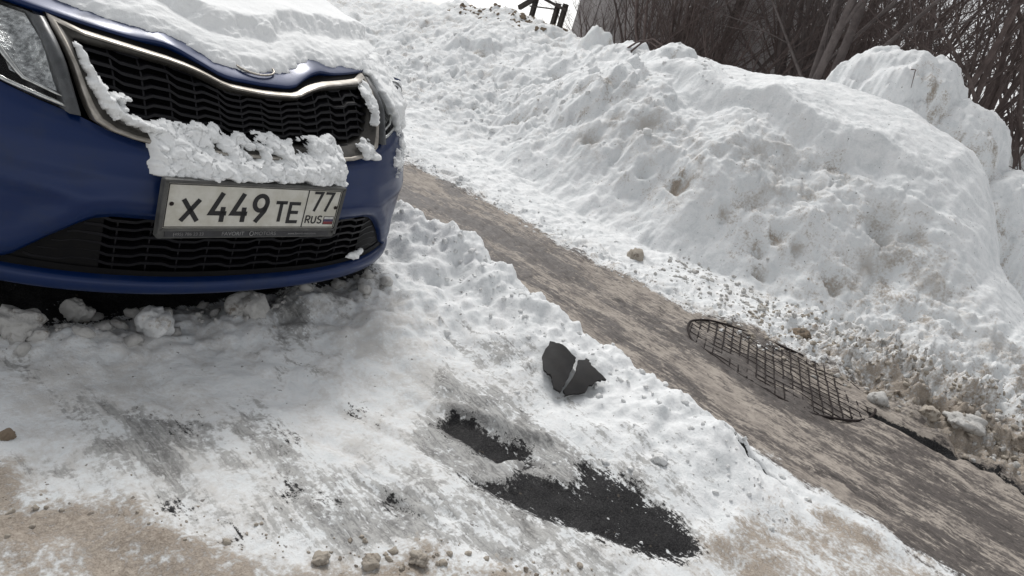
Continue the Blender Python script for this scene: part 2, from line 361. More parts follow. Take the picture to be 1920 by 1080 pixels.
def ground(X, Y):
    """height and surface marks at every point"""
    n1 = fbm(X, Y, 1.3, 4, 1); n2 = fbm(X, Y, 5.0, 4, 2); n3 = fbm(X, Y, 17., 3, 3)
    wx = X + .10 * fbm(X, Y, 2.6, 2, 41); wy = Y + .10 * fbm(X, Y, 2.6, 2, 43)
    lum = billow(wx, wy, 2.3, 4, 4) * (.6 + .8 * sst(-.5, .5, fbm(X, Y, 1.7, 2, 45))); lum2 = fbm(wx, wy, 6.5, 4, 9, .6) + .6 * np.maximum(fbm(wx, wy, 13., 2, 47), 0)
    stx = fbm(X * 9, Y * 1.6, 1.0, 3, 5)
    wob = 0.05 * fbm(X * 0.3, Y, 1.6, 3, 6) + 0.02 * fbm(X * .5, Y, 7., 2, 16)
    # --- parking strip
    hp = 0.02 + 0.012 * n1 + 0.010 * n2 + 0.004 * n3 + 0.008 * stx
    # --- berm of pushed snow between the parking strip and the footpath
    xb = 2.22 + wob
    env = sst(0.22, 0.75, Y) * (1 - 0.45 * sst(3, 8, Y)) * np.interp(Y, [0, .6, 1.1, 1.5, 2.0, 2.6, 4, 60], [.5, .75, .9, 1.0, 1.25, 1.35, 1.0, .6])
    dx = X - xb
    prof = np.where(dx < 0, np.exp(-(np.abs(dx) / 0.26) ** 1.7), np.exp(-(np.abs(dx) / 0.155) ** 2.2))
    hb = 0.155 * env * prof * (1 + 0.22 * n1 + 0.20 * n2 + 0.09 * lum2) + 0.010 * env * prof * n3
    # broad apron of snow pushed against the front of the car
    hb += 0.075 * np.exp(-(((X - 1.75) / .42) ** 2 + ((Y - 1.78) / .33) ** 2)) * (1 + .5 * n2)
    # clods shoved together under the bumper
    hb += 0.03 * np.exp(-((Y - 1.92 - .05 * n1) / .13) ** 2) * sst(2.0, 1.7, X) * (0.7 + .5 * lum2 + .4 * n2)
    hp = hp + hb
    # snow roll beside the asphalt
    hp += 0.03 * np.exp(-(seg_d(X, Y, (1.46, 1.24), (1.66, .95)) / .028) ** 2)
    # tyre groove
    for a, b, wd, dp in (((1.02, 1.10), (1.10, .80), .012, .014), ((1.07, 1.10), (1.15, .82), .010, .012), ((1.17, 1.35), (1.28, 1.05), .02, .008), ((.98, 1.32), (1.20, .98), .02, .008)):
        hp -= dp * np.exp(-(seg_d(X, Y, a, b) / wd) ** 2)
    # --- footpath
    ht = 0.022 + 0.006 * n2 + 0.007 * stx + 0.003 * n3 + 0.012 * np.abs((X - 2.97) / .5) ** 3 * (np.abs(X - 2.97) < 1)
    edge_n = .035 * fbm(X, Y * .6, 6., 3, 53)
    wpark = 1 - sst(2.34, 2.52, X - wob * .6 + edge_n)
    wbank = sst(3.36, 3.64, X - wob + edge_n - .20 * sst(.05, .45, Y) * sst(1.5, 1.1, Y))
    # --- shoulder and snowbank
    hs_ = 0.045 + 0.02 * n2 + 0.013 * lum2 + 0.06 * sst(3.5, 4.4, X)
    xf = 4.32 + 0.10 * n1 + .12 * np.sin(Y * 1.7 + .5); xc = np.interp(Y, [-40, .3, .8, 3.2, 4.2, 5.5, 9, 40], [5.4, 5.5, 6.0, 6.0, 6.4, 7.5, 7.9, 7.9]) + .10 * np.sin(Y * .9)
    hc = np.interp(Y, CREST_Y, CREST_H)
    t = np.clip((X - xf) / (xc - xf), 0, 1)
    stp = sst(4.6, 3.2, Y)                       # steep ploughed face in front, gentle slope further up the path
    rise = hc * (stp * (.70 * np.sin(np.clip(t / .60, 0, 1) * np.pi / 2) ** 1.2 + .30 * sst(.1, 1, t)) + (1 - stp) * (.45 * t + .55 * sst(-.1, 1.05, t)))
    tb = np.clip((X - xc) / 1.3, 0, 1)
    back = hc * (1 - 0.55 * sst(0, 1, tb)) - 0.5 * sst(7.0, 9.5, X) * 0.4
    bank = np.where(X < xc, rise, back)
    # from here on the relief follows the slope's own length, so it does not smear on the steep face
    ground_n = (n1, n2, n3, wx, wy)
    Xs = X + .95 * np.where(X > xf, bank, 0)
    n1 = fbm(Xs, Y, 1.3, 4, 1); n2 = fbm(Xs, Y, 5.0, 4, 2); n3 = fbm(Xs, Y, 17., 3, 3)
    wx = Xs + .10 * fbm(Xs, Y, 2.6, 2, 41); wy = Y + .10 * fbm(Xs, Y, 2.6, 2, 43)
    lum = billow(wx, wy, 2.3, 4, 4) * (.6 + .8 * sst(-.5, .5, fbm(Xs, Y, 1.7, 2, 45))); lum2 = fbm(wx, wy, 6.5, 4, 9, .6) + .6 * np.maximum(fbm(wx, wy, 13., 2, 47), 0)
    face = sst(0, .25, t) * (1 - sst(8., 10., X))
    rough = sst(5.2, 2.6, Y + 0.8 * n1)          # smooth crusted mound in front, broken snow further up the road
    lowf = sst(.75, .15, t)                       # the foot stays broken
    bank += face * (0.04 * n1 * (1 - .4 * rough) + 0.05 * n2 * (.55 - .38 * rough + .28 * rough * lowf) + 0.11 * (lum - .2) * (.36 - .30 * rough + .2 * lowf * rough) + 0.02 * n3 * (.55 - .35 * rough + .5 * rough * lowf))
    # crusted steps and wind-cut ledges on the smooth mound
    lx = X - 5.18 - .12 * np.sin(Y * 2.2) - .08 * n1
    led = .17 * (sst(-.03, .10, lx) - sst(-.40, .55, lx)) * sst(3.4, 2.8, Y) * sst(.9, 1.5, Y)
    bank += led
    cr1 = np.clip(1 - 2.6 * np.abs(perlin(wx * 1.9 + 3.3, wy * 1.5 - 1.2)), 0, 1) ** 3 * sst(-.2, .3, fbm(X, Y, .9, 2, 61))
    cr2 = np.clip(1 - 3.0 * np.abs(perlin(wx * 4.6 - 2.1, wy * 3.4 + 5.2)), 0, 1) ** 3 * sst(-.1, .3, fbm(X, Y, 1.4, 2, 63))
    crv = (cr1 * (1 - .75 * rough) + cr2 * (.85 - .7 * rough)) * face
    bank -= .055 * cr1 * face * (1.1 - .9 * rough) + .03 * cr2 * face * (1 - .85 * rough)
    bank += 0.09 * np.exp(-(((X - 4.75) / .28) ** 2 + ((Y - 2.0) / .45) ** 2)) - 0.07 * np.exp(-(((X - 4.95) / .10) ** 2 + ((Y - 1.02) / .13) ** 2)) - 0.06 * np.exp(-(((X - 5.15) / .08) ** 2 + ((Y - 1.25) / .10) ** 2)) - 0.05 * np.exp(-(((X - 4.8) / .09) ** 2 + ((Y - .8) / .14) ** 2)) - .05 * np.exp(-(((X - 5.3) / .12) ** 2 + ((Y - 1.6) / .22) ** 2)) - 0.05 * np.exp(-(((X - 5.2) / .09) ** 2 + ((Y - 2.9) / .11) ** 2))
    # broken blocks where the plough pushed
    for bx, by, br, bh in ((5.0, 3.5, .30, .14), (5.3, 4.2, .36, .13), (4.9, 3.0, .22, .08), (5.9, 5.0, .4, .10), (5.2, 5.2, .35, .07), (6.2, 4.3, .28, .08), (4.6, 2.6, .2, .08), (6.4, 6.4, .5, .09), (5.7, 3.4, .22, .08)):
        q = ((X - bx) / br) ** 2 + ((Y - by) / (br * 1.15)) ** 2 + .5 * n2
        bank += bh * sst(1.1, .35, q)
    c1, e1 = chunks(wx + .06 * n2, wy + .06 * n3, 3.1, 1); c2, e2 = chunks(wx + .02 * n3, wy, 8.5, 2)
    brk = face * (1 - .96 * sst(.15, .6, rough)) * sst(-.5, .25, fbm(X, Y, .8, 2, 71)) + .55 * lowf * face * rough * sst(.0, .4, fbm(X, Y, 1.5, 2, 73))
    brk = brk * np.clip(.15 + .7 * sst(5.4, 3.6, Y), 0, 1)
    bank += brk * (.12 * (c1 - .4) * sst(0, .16, e1) - .03 * sst(.12, 0, e1) + .04 * (c2 - .5) * sst(0, .2, e2))
    brkc = brk * sst(.14, .02, e1)
    pit = np.zeros_like(X)
    for px_, py_, pr, pd in PITS:
        g_ = np.exp(-((((X - px_) / (pr * .62)) ** 2 + ((Y - py_) / (pr * 1.25)) ** 2) * (1 + .5 * n2)) ** 1.5)
        bank -= pd * g_; bank += .35 * pd * np.exp(-(((X - px_ - pr * 1.1) / pr) ** 2 + ((Y - py_) / (pr * 1.4)) ** 2)) ; pit = np.maximum(pit, g_)
    # heaps behind the front mound
    def heap(cx, cy, rx, ry, hh, p=2.4):
        q = (np.abs((X - cx) / rx) ** 2 + np.abs((Y - cy) / ry) ** 2) * (1 + .15 * ground_n[1] + .15 * ground_n[0])
        return hh * np.clip(1 - q ** (p / 2), 0, 1) ** .6
    hp2 = np.maximum.reduce([heap(7.5, 1.90, 1.0, .80, 2.0, 4.), heap(7.6, 1.35, 1.05, .75, 1.72), heap(7.7, .75, 1.1, .75, 1.30), heap(10.3, .75, .9, .75, 2.0), heap(6.95, 5.1, .42, .36, 1.50), heap(7.0, 4.6, .4, .42, 1.40), heap(7.6, 7.2, .6, .55, 1.42)])
    hp2 = np.where(hp2 > .02, hp2 + .05 * (lum - .2) * .5 + .05 * fbm(X + hp2, Y, 3.2, 4, 77) - .04 * np.clip(1 - 3 * np.abs(perlin(X * 2.2 + hp2 * 2, Y * 2.4)), 0, 1) ** 2, 0)
    bank = np.maximum(bank, hp2)
    far = sst(9, 14, X)
    hbk = np.maximum(hs_, 0) * (1 - sst(4.5, 5.2, X)) + bank
    hbk = hbk * (1 - far) + far * (0.30 + .05 * n1)
    # rubble foot, low right
    rub = sst(1.4, .5, Y) * sst(-4, -1, Y) * np.exp(-((X - 4.05) / .55) ** 2)
    hbk += rub * (0.05 + .065 * lum2 + .05 * n2 + .028 * n3 + .016 * fbm(X, Y, 34., 2, 67) + .05 * (chunks(wx, wy, 14., 4)[0] - .4))
    sh_e = np.exp(-((X - 3.62) / .16) ** 2)
    hbk += sh_e * .028 * (chunks(wx, wy, 19., 5)[0] - .35)
    h = hp * wpark + ht * (1 - wpark) * (1 - wbank) + hbk * wbank
    # gaps along the kerb
    kb1 = np.exp(-(seg_d(X, Y, (2.265, .63), (2.32, .38)) / .013) ** 2); kb2 = np.exp(-(seg_d(X, Y, (3.42, .36), (3.46, .04)) / (.036)) ** 2)
    kb3 = np.exp(-(seg_d(X, Y, (3.50, .0), (3.44, -.6)) / .022) ** 2)
    h += .014 * sst(.62, .42, Y) * sst(.0, .2, Y) * sst(3.2, 3.35, X) * sst(3.75, 3.6, X)
    h -= .05 * kb1 + .035 * kb2 + .025 * kb3
    # --- surface marks
    wx, wy = ground_n[3], ground_n[4]
    a = poly_sd(X + .02, Y + .035, ASPH_A); b = poly_sd(X + .025, Y + .035, ASPH_B)
    bare = np.maximum(sst(-.07, .07, a), sst(-.09, .07, b)) * .88
    bare = np.where((seg_d(X, Y, (1.34, .91), (1.52, .925)) < .018), bare * .3, bare)
    h -= .014 * sst(.4, .8, bare) * wpark
    bare = np.maximum(bare, .95 * sst(1.92, 2.10, Y + .05 * n2) * sst(.1, .3, X) * sst(1.9, 1.7, X) * sst(6.2, 5.8, Y))  # snow-free asphalt under the car, also darkening the colour to deepen its shade
    bare = bare + 1.2 * sst(.15, .5, kb1) + 1.0 * sst(.12, .6, kb2) + .6 * sst(.15, .6, kb3)
    for (x0, y0, rr, am) in ((.62, 1.16, .05, .5), (.86, 1.12, .07, .45), (.92, 1.02, .06, .5), (.68, 1.02, .05, .45), (1.05, .95, .07, .5), (1.23, 1.34, .09, .42), (.75, 1.45, .09, .36), (.95, 1.28, .10, .36)):
        bare = np.maximum(bare, am * np.exp(-(((X - x0) / rr) ** 2 + ((Y - y0) / rr / 1.3) ** 2)))
    bare = np.maximum(bare, .60 * np.exp(-(seg_d(X, Y, (2.49, 2.75), (2.53, 1.45)) / .05) ** 2) * (.75 + .7 * stx))
    dl = sst(-.05, .10, poly_sd(X, Y, DIRT_L) + .04 * n2)
    dirt = dl * (.84 + .30 * fbm(X, Y, 5.5, 4, 95))
    dirt = np.maximum(dirt, .72 * np.exp(-(((X - 2.15) / .28) ** 2 + ((Y - .08) / .30) ** 2)))
    dirt = np.maximum(dirt, (.28 + .62 * sst(.95, .25, Y) * sst(4.35, 3.75, X)) * np.exp(-(np.clip(np.abs(X - 3.9) - .42, 0, 9) / .16) ** 2) * sst(1.75, .75, Y + .2 * n1))
    dirt = np.maximum(dirt, .33 * np.exp(-((X - 3.52) / .10) ** 2) * sst(5.5, 2.5, Y))
    dirt = np.maximum(dirt, (.40 + .50 * fbm(X, Y, 2.0, 3, 65)) * sst(2.0, .6, Y) * sst(3.5, 3.7, X) * sst(5.4, 4.4, X))
    dirt = np.maximum(dirt, (.10 + .30 * fbm(X, Y, 1.1, 3, 21)) * sst(3.6, 4.4, X) * (1.0 - .55 * rough))
    dirt = np.maximum(dirt, .30 * sst(4.2, 4.45, X) * sst(4.95, 4.6, X) * sst(3.2, 2.2, Y) * sst(-.6, .3, fbm(X, Y, 2.2, 3, 23)))
    for (x0, y0, rr, am) in STAINS:
        dirt = np.maximum(dirt, am * np.exp(-(((X - x0) / (rr * .6)) ** 2 + ((Y - y0) / rr) ** 2) * np.clip(1 + 1.1 * n2 + .8 * n3, .25, 3) * .6) * np.clip(.75 + .6 * n3, .3, 1.1))
    DR = sst(-.10, .12, poly_sd(X, Y, DIRT_R) + .05 * n2)
    dirt = np.maximum(dirt, DR * (.66 + .35 * fbm(X * 6, Y * 1.6, 1., 3, 57)))
    dirt = np.maximum(dirt, .42 * pit)
    ice = (.70 + .40 * fbm(X * 3, Y * 1.4, 1., 3, 55)) * sst(2.3, 1.9, X) * (1 - dl) * sst(-.9, .4, n1) * sst(2.4, 1.7, Y) + .25 * np.exp(-(((X - 1.3) / .3) ** 2 + ((Y - 1.1) / .4) ** 2)) - .45 * prof * env
    ice = ice * (1 - sst(2.2, 2.4, X))
    track = (1 - wpark) * (1 - wbank) + .0 * X
    track = np.maximum(track, .42 * np.exp(-(np.clip(np.abs(X - 2.97) - .5, 0, 9) / .09) ** 2))
    wear = .8 * np.exp(-((X - 3.05 - .10 * np.sin(Y * 1.3)) / .24) ** 2) - .35 * sst(3.2, 3.5, X) + 1.3 * fbm(X * 4.2 + .5 * n1, Y * 1.15, 1.0, 4, 51) + .15 + .45 * np.exp(-((X - 2.60) / .05) ** 2) * sst(1.4, 2.4, Y)
    grime = .17 + .14 * sst(6.3, 6.7, X) + .22 * crv + .30 * pit + .22 * brkc + .10 * brk + .10 * sst(3.5, 3.7, X) - .25 * sst(4.9, 5.3, X) * rough + .22 * lowf * sst(3.8, 4.4, X) * sst(4.5, 2.5, Y)
    grime = grime + .22 * np.exp(-((X - 3.6) / .15) ** 2) + .44 * sst(2.3, 1.6, X) - .22 * prof * env - .35 * np.exp(-(((X - 4.15) / .25) ** 2)) * sst(1.4, 2.0, Y)
    return h, dict(bare=bare, dirt=dirt, ice=ice, track=track, wear=wear, grime=grime)

def spaced(pts):
    """pts: list of (start, step); geometric blend between steps"""
    out = [pts[0][0]]
    xs = [p[0] for p in pts]; st = [p[1] for p in pts]
    while out[-1] < xs[-1]:
        out.append(out[-1] + float(np.interp(out[-1], xs, st)))
    out[-1] = xs[-1]
    return np.array(out)
YL = spaced([(-160, 16), (-20, 2.0), (-5, .3), (-1.0, .02), (-.5, .0095), (2.7, .0095), (4.5, .016), (8, .03), (14, .3), (40, 4), (250, 25)])
def make_ground(name, xl):
    xx, yy = np.meshgrid(xl, YL, indexing='ij')
    h, at = ground(xx, yy)
    V, Q = grid(np.stack([xx, yy, h], -1))
    return tag(big_mesh(name, V, Q, M['ground'], at), kind='structure')
make_ground('parking_strip', spaced([(-200, 20), (-20, 2.), (-3, .25), (-.3, .03), (.2, .0095), (2.46, .0095)]))
make_ground('footpath', spaced([(2.46, .0095), (3.50, .0095)]))
make_ground('snowbank', spaced([(3.50, .0095), (4.3, .0085), (5.3, .009), (6.2, .016), (8, .03), (12, .15), (40, 3), (400, 40)]))
def gh(x, y):
    return float(ground(np.array([[x]], float), np.array([[y]], float))[0][0, 0])


# ------------------------------------------------------------------ the parked car
CX, HW = 1.10, 0.845
def Cplan(u):
    a = np.clip(np.abs(u) / HW, 0, 0.9995); return 0.62 * (1 - np.sqrt(1 - a ** 2.3))
PZ = [.15, .19, .22, .26, .30, .40, .48, .54, .60, .66, .72, .78, .82, .86, .92]
PY = [1.86, 1.815, 1.792, 1.792, 1.79, 1.777, 1.775, 1.78, 1.80, 1.83, 1.865, 1.90, 1.95, 2.03, 2.12]
def S(u, z, off=0.0):
    """point on the front of the car; off pushes it outwards (towards the viewer)"""
    u = np.asarray(u, float); z = np.asarray(z, float); u, z = np.broadcast_arrays(u, z)
    y = np.interp(z, PZ, PY) + Cplan(u) - off
    return np.stack([CX + u, y, z], -1)
def zi(u, xs, ys): return np.interp(np.abs(u), xs, ys)
def z_top(u): return zi(u, [0, .09, .12, .16, .20, .25, .45, .70, .845], [.808, .810, .815, .829, .840, .848, .866, .893, .902])
def z_bt(u): return zi(u, [0, .25, .33, .40, .44, .475, .55, .63, .78, .845], [.616, .617, .622, .637, .651, .664, .682, .708, .762, .785])
def z_lt(u): return zi(u, [0, .40, .44, .47, .53, .60, .64, .845], [.428, .425, .416, .398, .345, .272, .252, .252])
def z_lp(u): return zi(u, [0, .3, .64, .845], [.246, .244, .250, .252])
th = np.linspace(-np.pi / 2, np.pi / 2, 121)
US = HW * 0.9995 * np.sin(th) * 1.0
US = np.sign(US) * HW * (1 - (1 - np.abs(US) / HW) ** .94)
car = empty('parked_car', (CX, 3.9, 0.03))
tag(car, 'dark blue hatchback parked nose out with thick snow on its bonnet', 'car')

def skin(name, zlo, zhi, n, mat, us=US, off=0.0, relief=None, parent=car):
    t = np.linspace(0, 1, n)
    Z = zlo(us)[:, None] * (1 - t) + zhi(us)[:, None] * t
    U = np.repeat(us[:, None], n, 1)
    P = S(U, Z, off)
    if relief is not None: P[..., 1] -= relief(U, Z)
    V, Q = grid(P, True)
    return mesh(name, V, Q, mat, parent)
def bumper_relief(U, Z):
    # shoulder that hangs over the lower intake, faint crease towards the lamp corner
    sh = 0.016 * np.exp(-((Z - (z_lt(U) + .05)) / .05) ** 2) * (np.abs(U) < .66)
    cr = 0.010 * np.exp(-((Z - (.47 + .10 * (np.abs(U) - .45))) / .022) ** 2) * sst(.40, .55, np.abs(U))
    lip = -0.012 * np.exp(-((Z - z_bt(U)) / .012) ** 2) - 0.02 * np.exp(-((Z - z_lt(U)) / .012) ** 2) * (np.abs(U) < .63)
    return sh + cr + lip
bump_o = skin('front_bumper', z_lt, z_bt, 34, M['paint'], relief=bumper_relief)
# lower lip with a rolled edge
t = np.linspace(0, 1, 12)
zz = np.array([.252, .248, .243, .238, .230, .220, .210, .203, .199, .196, .195, .195]); dd = np.array([-.02, -.004, .008, .013, .015, .014, .011, .006, -.002, -.02, -.06, -.14])
Ul = np.repeat(US[:, None], 12, 1); Zl = np.repeat(zz[None], len(US), 0)
Pl = S(Ul, np.full_like(Zl, .24)); Pl[..., 2] = Zl; Pl[..., 1] -= dd[None]
V, Q = grid(Pl); mesh('bumper_lip', V, Q, M['paint'], car)
# dark cavity behind both grilles
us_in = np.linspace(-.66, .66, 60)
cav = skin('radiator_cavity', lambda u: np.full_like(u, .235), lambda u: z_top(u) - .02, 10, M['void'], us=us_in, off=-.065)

# --- lower intake
low = skin('lower_grille', lambda u: z_lp(u) - .004, lambda u: z_lp(u) + .022, 4, M['black'], us=np.linspace(-.63, .63, 70), off=-.012)
def wavy(z0, us, period, amp, ph, zc=None):
    w = np.mod(us / period + ph, 1.0)
    tri = np.where(w < .35, 1.0, np.where(w < .5, 1 - (w - .35) / .15 * 2, np.where(w < .85, -1.0, -1 + (w - .85) / .15 * 2)))
    return z0 + amp * tri
def slat(name, z0, us, hgt, depth, off, parent, mat, period, amp, ph, follow=None):
    Z = wavy(z0, us, period, amp, ph) + (follow(us) if follow is not None else 0)
    P = np.stack([S(us, Z + hgt / 2, off - depth), S(us, Z + hgt / 2, off), S(us, Z - hgt / 2, off - .002), S(us, Z - hgt / 2 - .002, off - depth)], 1)
    V, Q = grid(P, True); return mesh(name, V, Q, mat, parent, smooth=False)
for k, z0 in enumerate((.284, .311, .338, .365, .392, .416)):
    umax = float(np.interp(-z0, [-.428, -.416, -.398, -.345, -.272], [.38, .44, .47, .53, .60])) - .015
    slat('grille_slat', z0, np.linspace(-umax, umax, 160), .0085, .03, -.016, low, M['slat'], .155, .0042, .1)
for k in range(-6, 7):
    u0 = k * .0775
    zt = float(z_lt(np.array(u0))) - .01
    P = np.stack([S(np.full(6, u0 + s * .002), np.linspace(.262, zt, 6), -.024) for s in (-1, 1)], 1)
    V, Q = grid(P); mesh('grille_rib', V, Q, M['slat'], low, False)
for s in (-1, 1):                      # blank corner panels beside the intake slats
    us = s * np.linspace(.42, .632, 24)
    P = np.stack([S(us, np.minimum(z_lp(us) + .018 + 0 * us, z_lt(us)), -.018), S(us, z_lt(us) - .001, -.018)], 1)
    V, Q = grid(P); mesh('fog_lamp_blank', V, Q, M['black'], low)

# --- upper grille: chrome surround, sloped inner frame, wavy slats
def ring_pts(outer):
    if outer:
        side = [(.492, .866), (.486, .83), (.476, .78), (.466, .73), (.456, .69), (.444, .662), (.415, .645), (.37, .634), (.31, .626), (.20, .622), (.10, .621)]
    else:
        side = [(.452, .826), (.447, .80), (.438, .765), (.425, .735), (.408, .708), (.390, .690), (.365, .676), (.33, .667), (.27, .661), (.18, .656), (.09, .653)]
    top = [(.43, -.001), (.36, 0), (.30, 0), (.25, 0), (.21, 0), (.18, 0), (.15, 0), (.125, 0), (.10, 0), (.05, 0), (0, 0)]
    dz = -.015 if outer else -.040
    tl = [(-u, float(z_top(np.array(u))) + dz - (0 if outer else .004 * (u > .4))) for u, _ in top]
    L = [(-u, z) for u, z in side][::-1] + tl              # from bottom near centre, up the left side, along the top to centre
    Rr = [(-u, z) for u, z in L[::-1][1:]]
    return [(0.0, .621 if outer else .652)] + L + Rr
po, pi_ = np.array(ring_pts(True)), np.array(ring_pts(False))
def lerp(a, b, k): return a * (1 - k) + b * k
def ring(name, prof, mat, parent):
    rows = []
    for k, off in prof:
        q = lerp(po, pi_, k); rows.append(S(q[:, 0], q[:, 1], off))
    P = np.stack(rows + [], 1); P = np.concatenate([P, P[:1]], 0)
    V, Q = grid(P); return mesh(name, V, Q, mat, parent)
upg = ring('grille', [(.30, .004), (.42, .001), (.75, -.022), (1.0, -.036), (1.02, -.06)], M['satin'], car)
ring('chrome_surround', [(-.10, -.02), (-.02, .004), (.06, .011), (.20, .012), (.28, .008), (.32, -.002)], M['chrome'], upg)
def in_top(u): return float(z_top(np.array(u))) - .036
for k in range(8):
    z0 = .668 + k * .0205
    if z0 < .826:
        ue = float(np.interp(z0, [.653, .661, .676, .708, .765, .826], [.20, .27, .365, .408, .438, .452]))
        us = np.linspace(-ue, ue, 170)
        fol = lambda u, kk=k: (kk / 7.0) * (z_top(u) - .030 - .812) + .018 * (kk / 7.0) * 0
        slat('grille_slat', z0 - .004, us, .0068, .035, -.030, upg, M['slat'], .128, .0045, .35, fol)
for k in range(-6, 7):
    u0 = k * .064
    zt = in_top(u0); zb = float(np.interp(abs(u0), [0, .18, .27, .33, .365, .40, .43], [.653, .656, .661, .667, .676, .70, .74]))
    P = np.stack([S(np.full(8, u0 + s * .0022), np.linspace(zb, zt, 8), -.037) for s in (-1, 1)], 1)
    V, Q = grid(P); mesh('grille_rib', V, Q, M['slat'], upg, False)

# --- number plate
PLN = 1.741; PCX = CX - .054; PCZ = .494
def pl(x, z, dy=0.0):           # plate plane: x across from plate centre, z up from plate centre
    return (PCX + x, PLN + dy - z * 0.08, PCZ + z - x * .013)
plate = empty('number_plate', (PCX, PLN, PCZ)); plate.parent = car; plate.matrix_parent_inverse = Matrix.Translation(car.location).inverted()
def adopt2(o): o.parent = plate; o.matrix_parent_inverse = Matrix.Translation((PCX, PLN, PCZ)).inverted(); return o
def rect(name, x0, x1, z0, z1, dy, mat, thick=.004, rnd=.006):
    pts = []
    for cx_, cz_, a0 in ((x1 - rnd, z1 - rnd, 0), (x0 + rnd, z1 - rnd, 90), (x0 + rnd, z0 + rnd, 180), (x1 - rnd, z0 + rnd, 270)):
        for q in range(5):
            a = math.radians(a0 + q * 22.5); pts.append((cx_ + rnd * math.cos(a), cz_ + rnd * math.sin(a)))
    n = len(pts)
    V = [pl(x, z, dy) for x, z in pts] + [pl(x, z, dy + thick) for x, z in pts]
    F = [tuple(range(n))] + [(i, i + n, (i + 1) % n + n, (i + 1) % n) for i in range(n)]
    return adopt2(mesh(name, V, F, mat, None, False))
PW, PH = .268, .066
def frame_loop():
    o = [(-PW - .012, PH + .010), (PW + .012, PH + .010), (PW + .012, -PH - .034), (-PW - .012, -PH - .034)]
    return o
rect('plate_frame', -PW - .010, PW + .010, -PH - .032, PH + .009, .006, M['frame'], .016, .008)
rect('frame_strip', -PW + .012, PW - .012, -PH - .028, -PH - .008, .004, M['strip'], .004, .002)
for (x0, x1, z0, z1) in ((-PW - .010, PW + .010, PH, PH + .009), (-PW - .010, -PW, -PH - .02, PH + .004), (PW, PW + .010, -PH - .02, PH + .004), (-PW - .006, PW + .006, -PH - .007, -PH)):
    rect('frame_edge', x0, x1, z0, z1, -.003, M['frame'], .010, .003)
rect('plate_face', -PW, PW, -PH, PH, .002, M['plate'], .004, .006)
def stroke(name, paths, w, x, z, sx, sz, mat=M['ink']):
    """a printed character from centre-line strokes; cells run 0..1"""
    mb = MB(); 
    for path in paths:
        pts = [(x + px * sx, z + pz * sz) for px, pz in path]
        n = len(pts); L = []; R_ = []
        for i in range(n):
            if i == 0: tx, tz = pts[1][0] - pts[0][0], pts[1][1] - pts[0][1]
            elif i == n - 1: tx, tz = pts[-1][0] - pts[-2][0], pts[-1][1] - pts[-2][1]
            else:
                ax, az_ = pts[i][0] - pts[i - 1][0], pts[i][1] - pts[i - 1][1]; bx, bz = pts[i + 1][0] - pts[i][0], pts[i + 1][1] - pts[i][1]
                la, lb = math.hypot(ax, az_), math.hypot(bx, bz); tx, tz = ax / la + bx / lb, az_ / la + bz / lb
            l = math.hypot(tx, tz) or 1; tx /= l; tz /= l
            k = 1.0
            if 0 < i < n - 1:
                ca = (ax * tx + az_ * tz) / la; k = min(1 / max(ca, .45), 1.8)
            L.append((pts[i][0] - tz * w / 2 * k, pts[i][1] + tx * w / 2 * k)); R_.append((pts[i][0] + tz * w / 2 * k, pts[i][1] - tx * w / 2 * k))
        V = [pl(a, b, .0008) for a, b in L] + [pl(a, b, .0008) for a, b in R_] + [pl(a, b, .0022) for a, b in L] + [pl(a, b, .0022) for a, b in R_]
        F = [(i, i + 1, n + i + 1, n + i) for i in range(n - 1)]
        F += [(i, 2 * n + i, 2 * n + i + 1, i + 1) for i in range(n - 1)] + [(n + i, n + i + 1, 3 * n + i + 1, 3 * n + i) for i in range(n - 1)]
        mb.add(V, F)
    return adopt2(mb.build(name, mat, None, False))
arc = lambda cx_, cz_, rx, rz, a0, a1, n=14: [(cx_ + rx * math.cos(math.radians(a0 + (a1 - a0) * i / n)), cz_ + rz * math.sin(math.radians(a0 + (a1 - a0) * i / n))) for i in range(n + 1)]
GL = dict(
    X=[[(0, 0), (1, 1)], [(0, 1), (1, 0)]],
    four=[[(.62, 1), (.04, .30), (1.0, .30)], [(.76, .52), (.76, 0)]],
    nine=[arc(.5, .70, .45, .27, -20, 340, 22), [(.93, .62), (.84, .42), (.30, 0)]],
    T=[[(0, 1), (1, 1)], [(.5, 1), (.5, 0)]],
    E=[[(1, 1), (.08, 1), (.08, 0), (1, 0)], [(.08, .52), (.9, .52)]],
    seven=[[(0, 1), (.96, 1), (.35, 0)]],
    R=[[(.08, 0), (.08, 1), (.6, 1), (.92, .9), (.96, .72), (.84, .54), (.5, .48), (.08, .48)], [(.5, .48), (1, 0)]],
    U=[[(.05, 1), (.05, .25), (.2, .04), (.5, 0), (.8, .04), (.95, .25), (.95, 1)]],
    S=[[(.95, .85), (.75, .98), (.4, 1), (.1, .88), (.08, .66), (.3, .54), (.7, .46), (.93, .32), (.9, .12), (.6, 0), (.25, .02), (.04, .16)]])
w0 = .0124
stroke('plate_character', GL['X'], w0, -.222, -.044, .044, .064)
for x in (-.145, -.083): stroke('plate_character', GL['four'], w0 + .001, x, -.046, .046, .088)
stroke('plate_character', GL['nine'], w0 + .001, -.021, -.046, .043, .086)
stroke('plate_character', GL['T'], w0 - .002, .048, -.044, .037, .062)
stroke('plate_character', GL['E'], w0 - .002, .094, -.044, .036, .060)
for x in (.170, .210): stroke('plate_character', GL['seven'], .0085, x, -.008, .030, .062)
for i, g in enumerate('RUS'): stroke('plate_character', GL[g], .0042, .158 + i * .0215, -.048, .0155, .024)
stroke('plate_divider', [[(0, 0), (0, 1)]], .003, .149, -.063, 1, .126)
stroke('plate_border', [[(-PW + .004, -PH + .004), (PW - .004, -PH + .004), (PW - .004, PH - .004), (-PW + .004, PH - .004), (-PW + .004, -PH + .004)]], .0022, 0, 0, 1, 1)
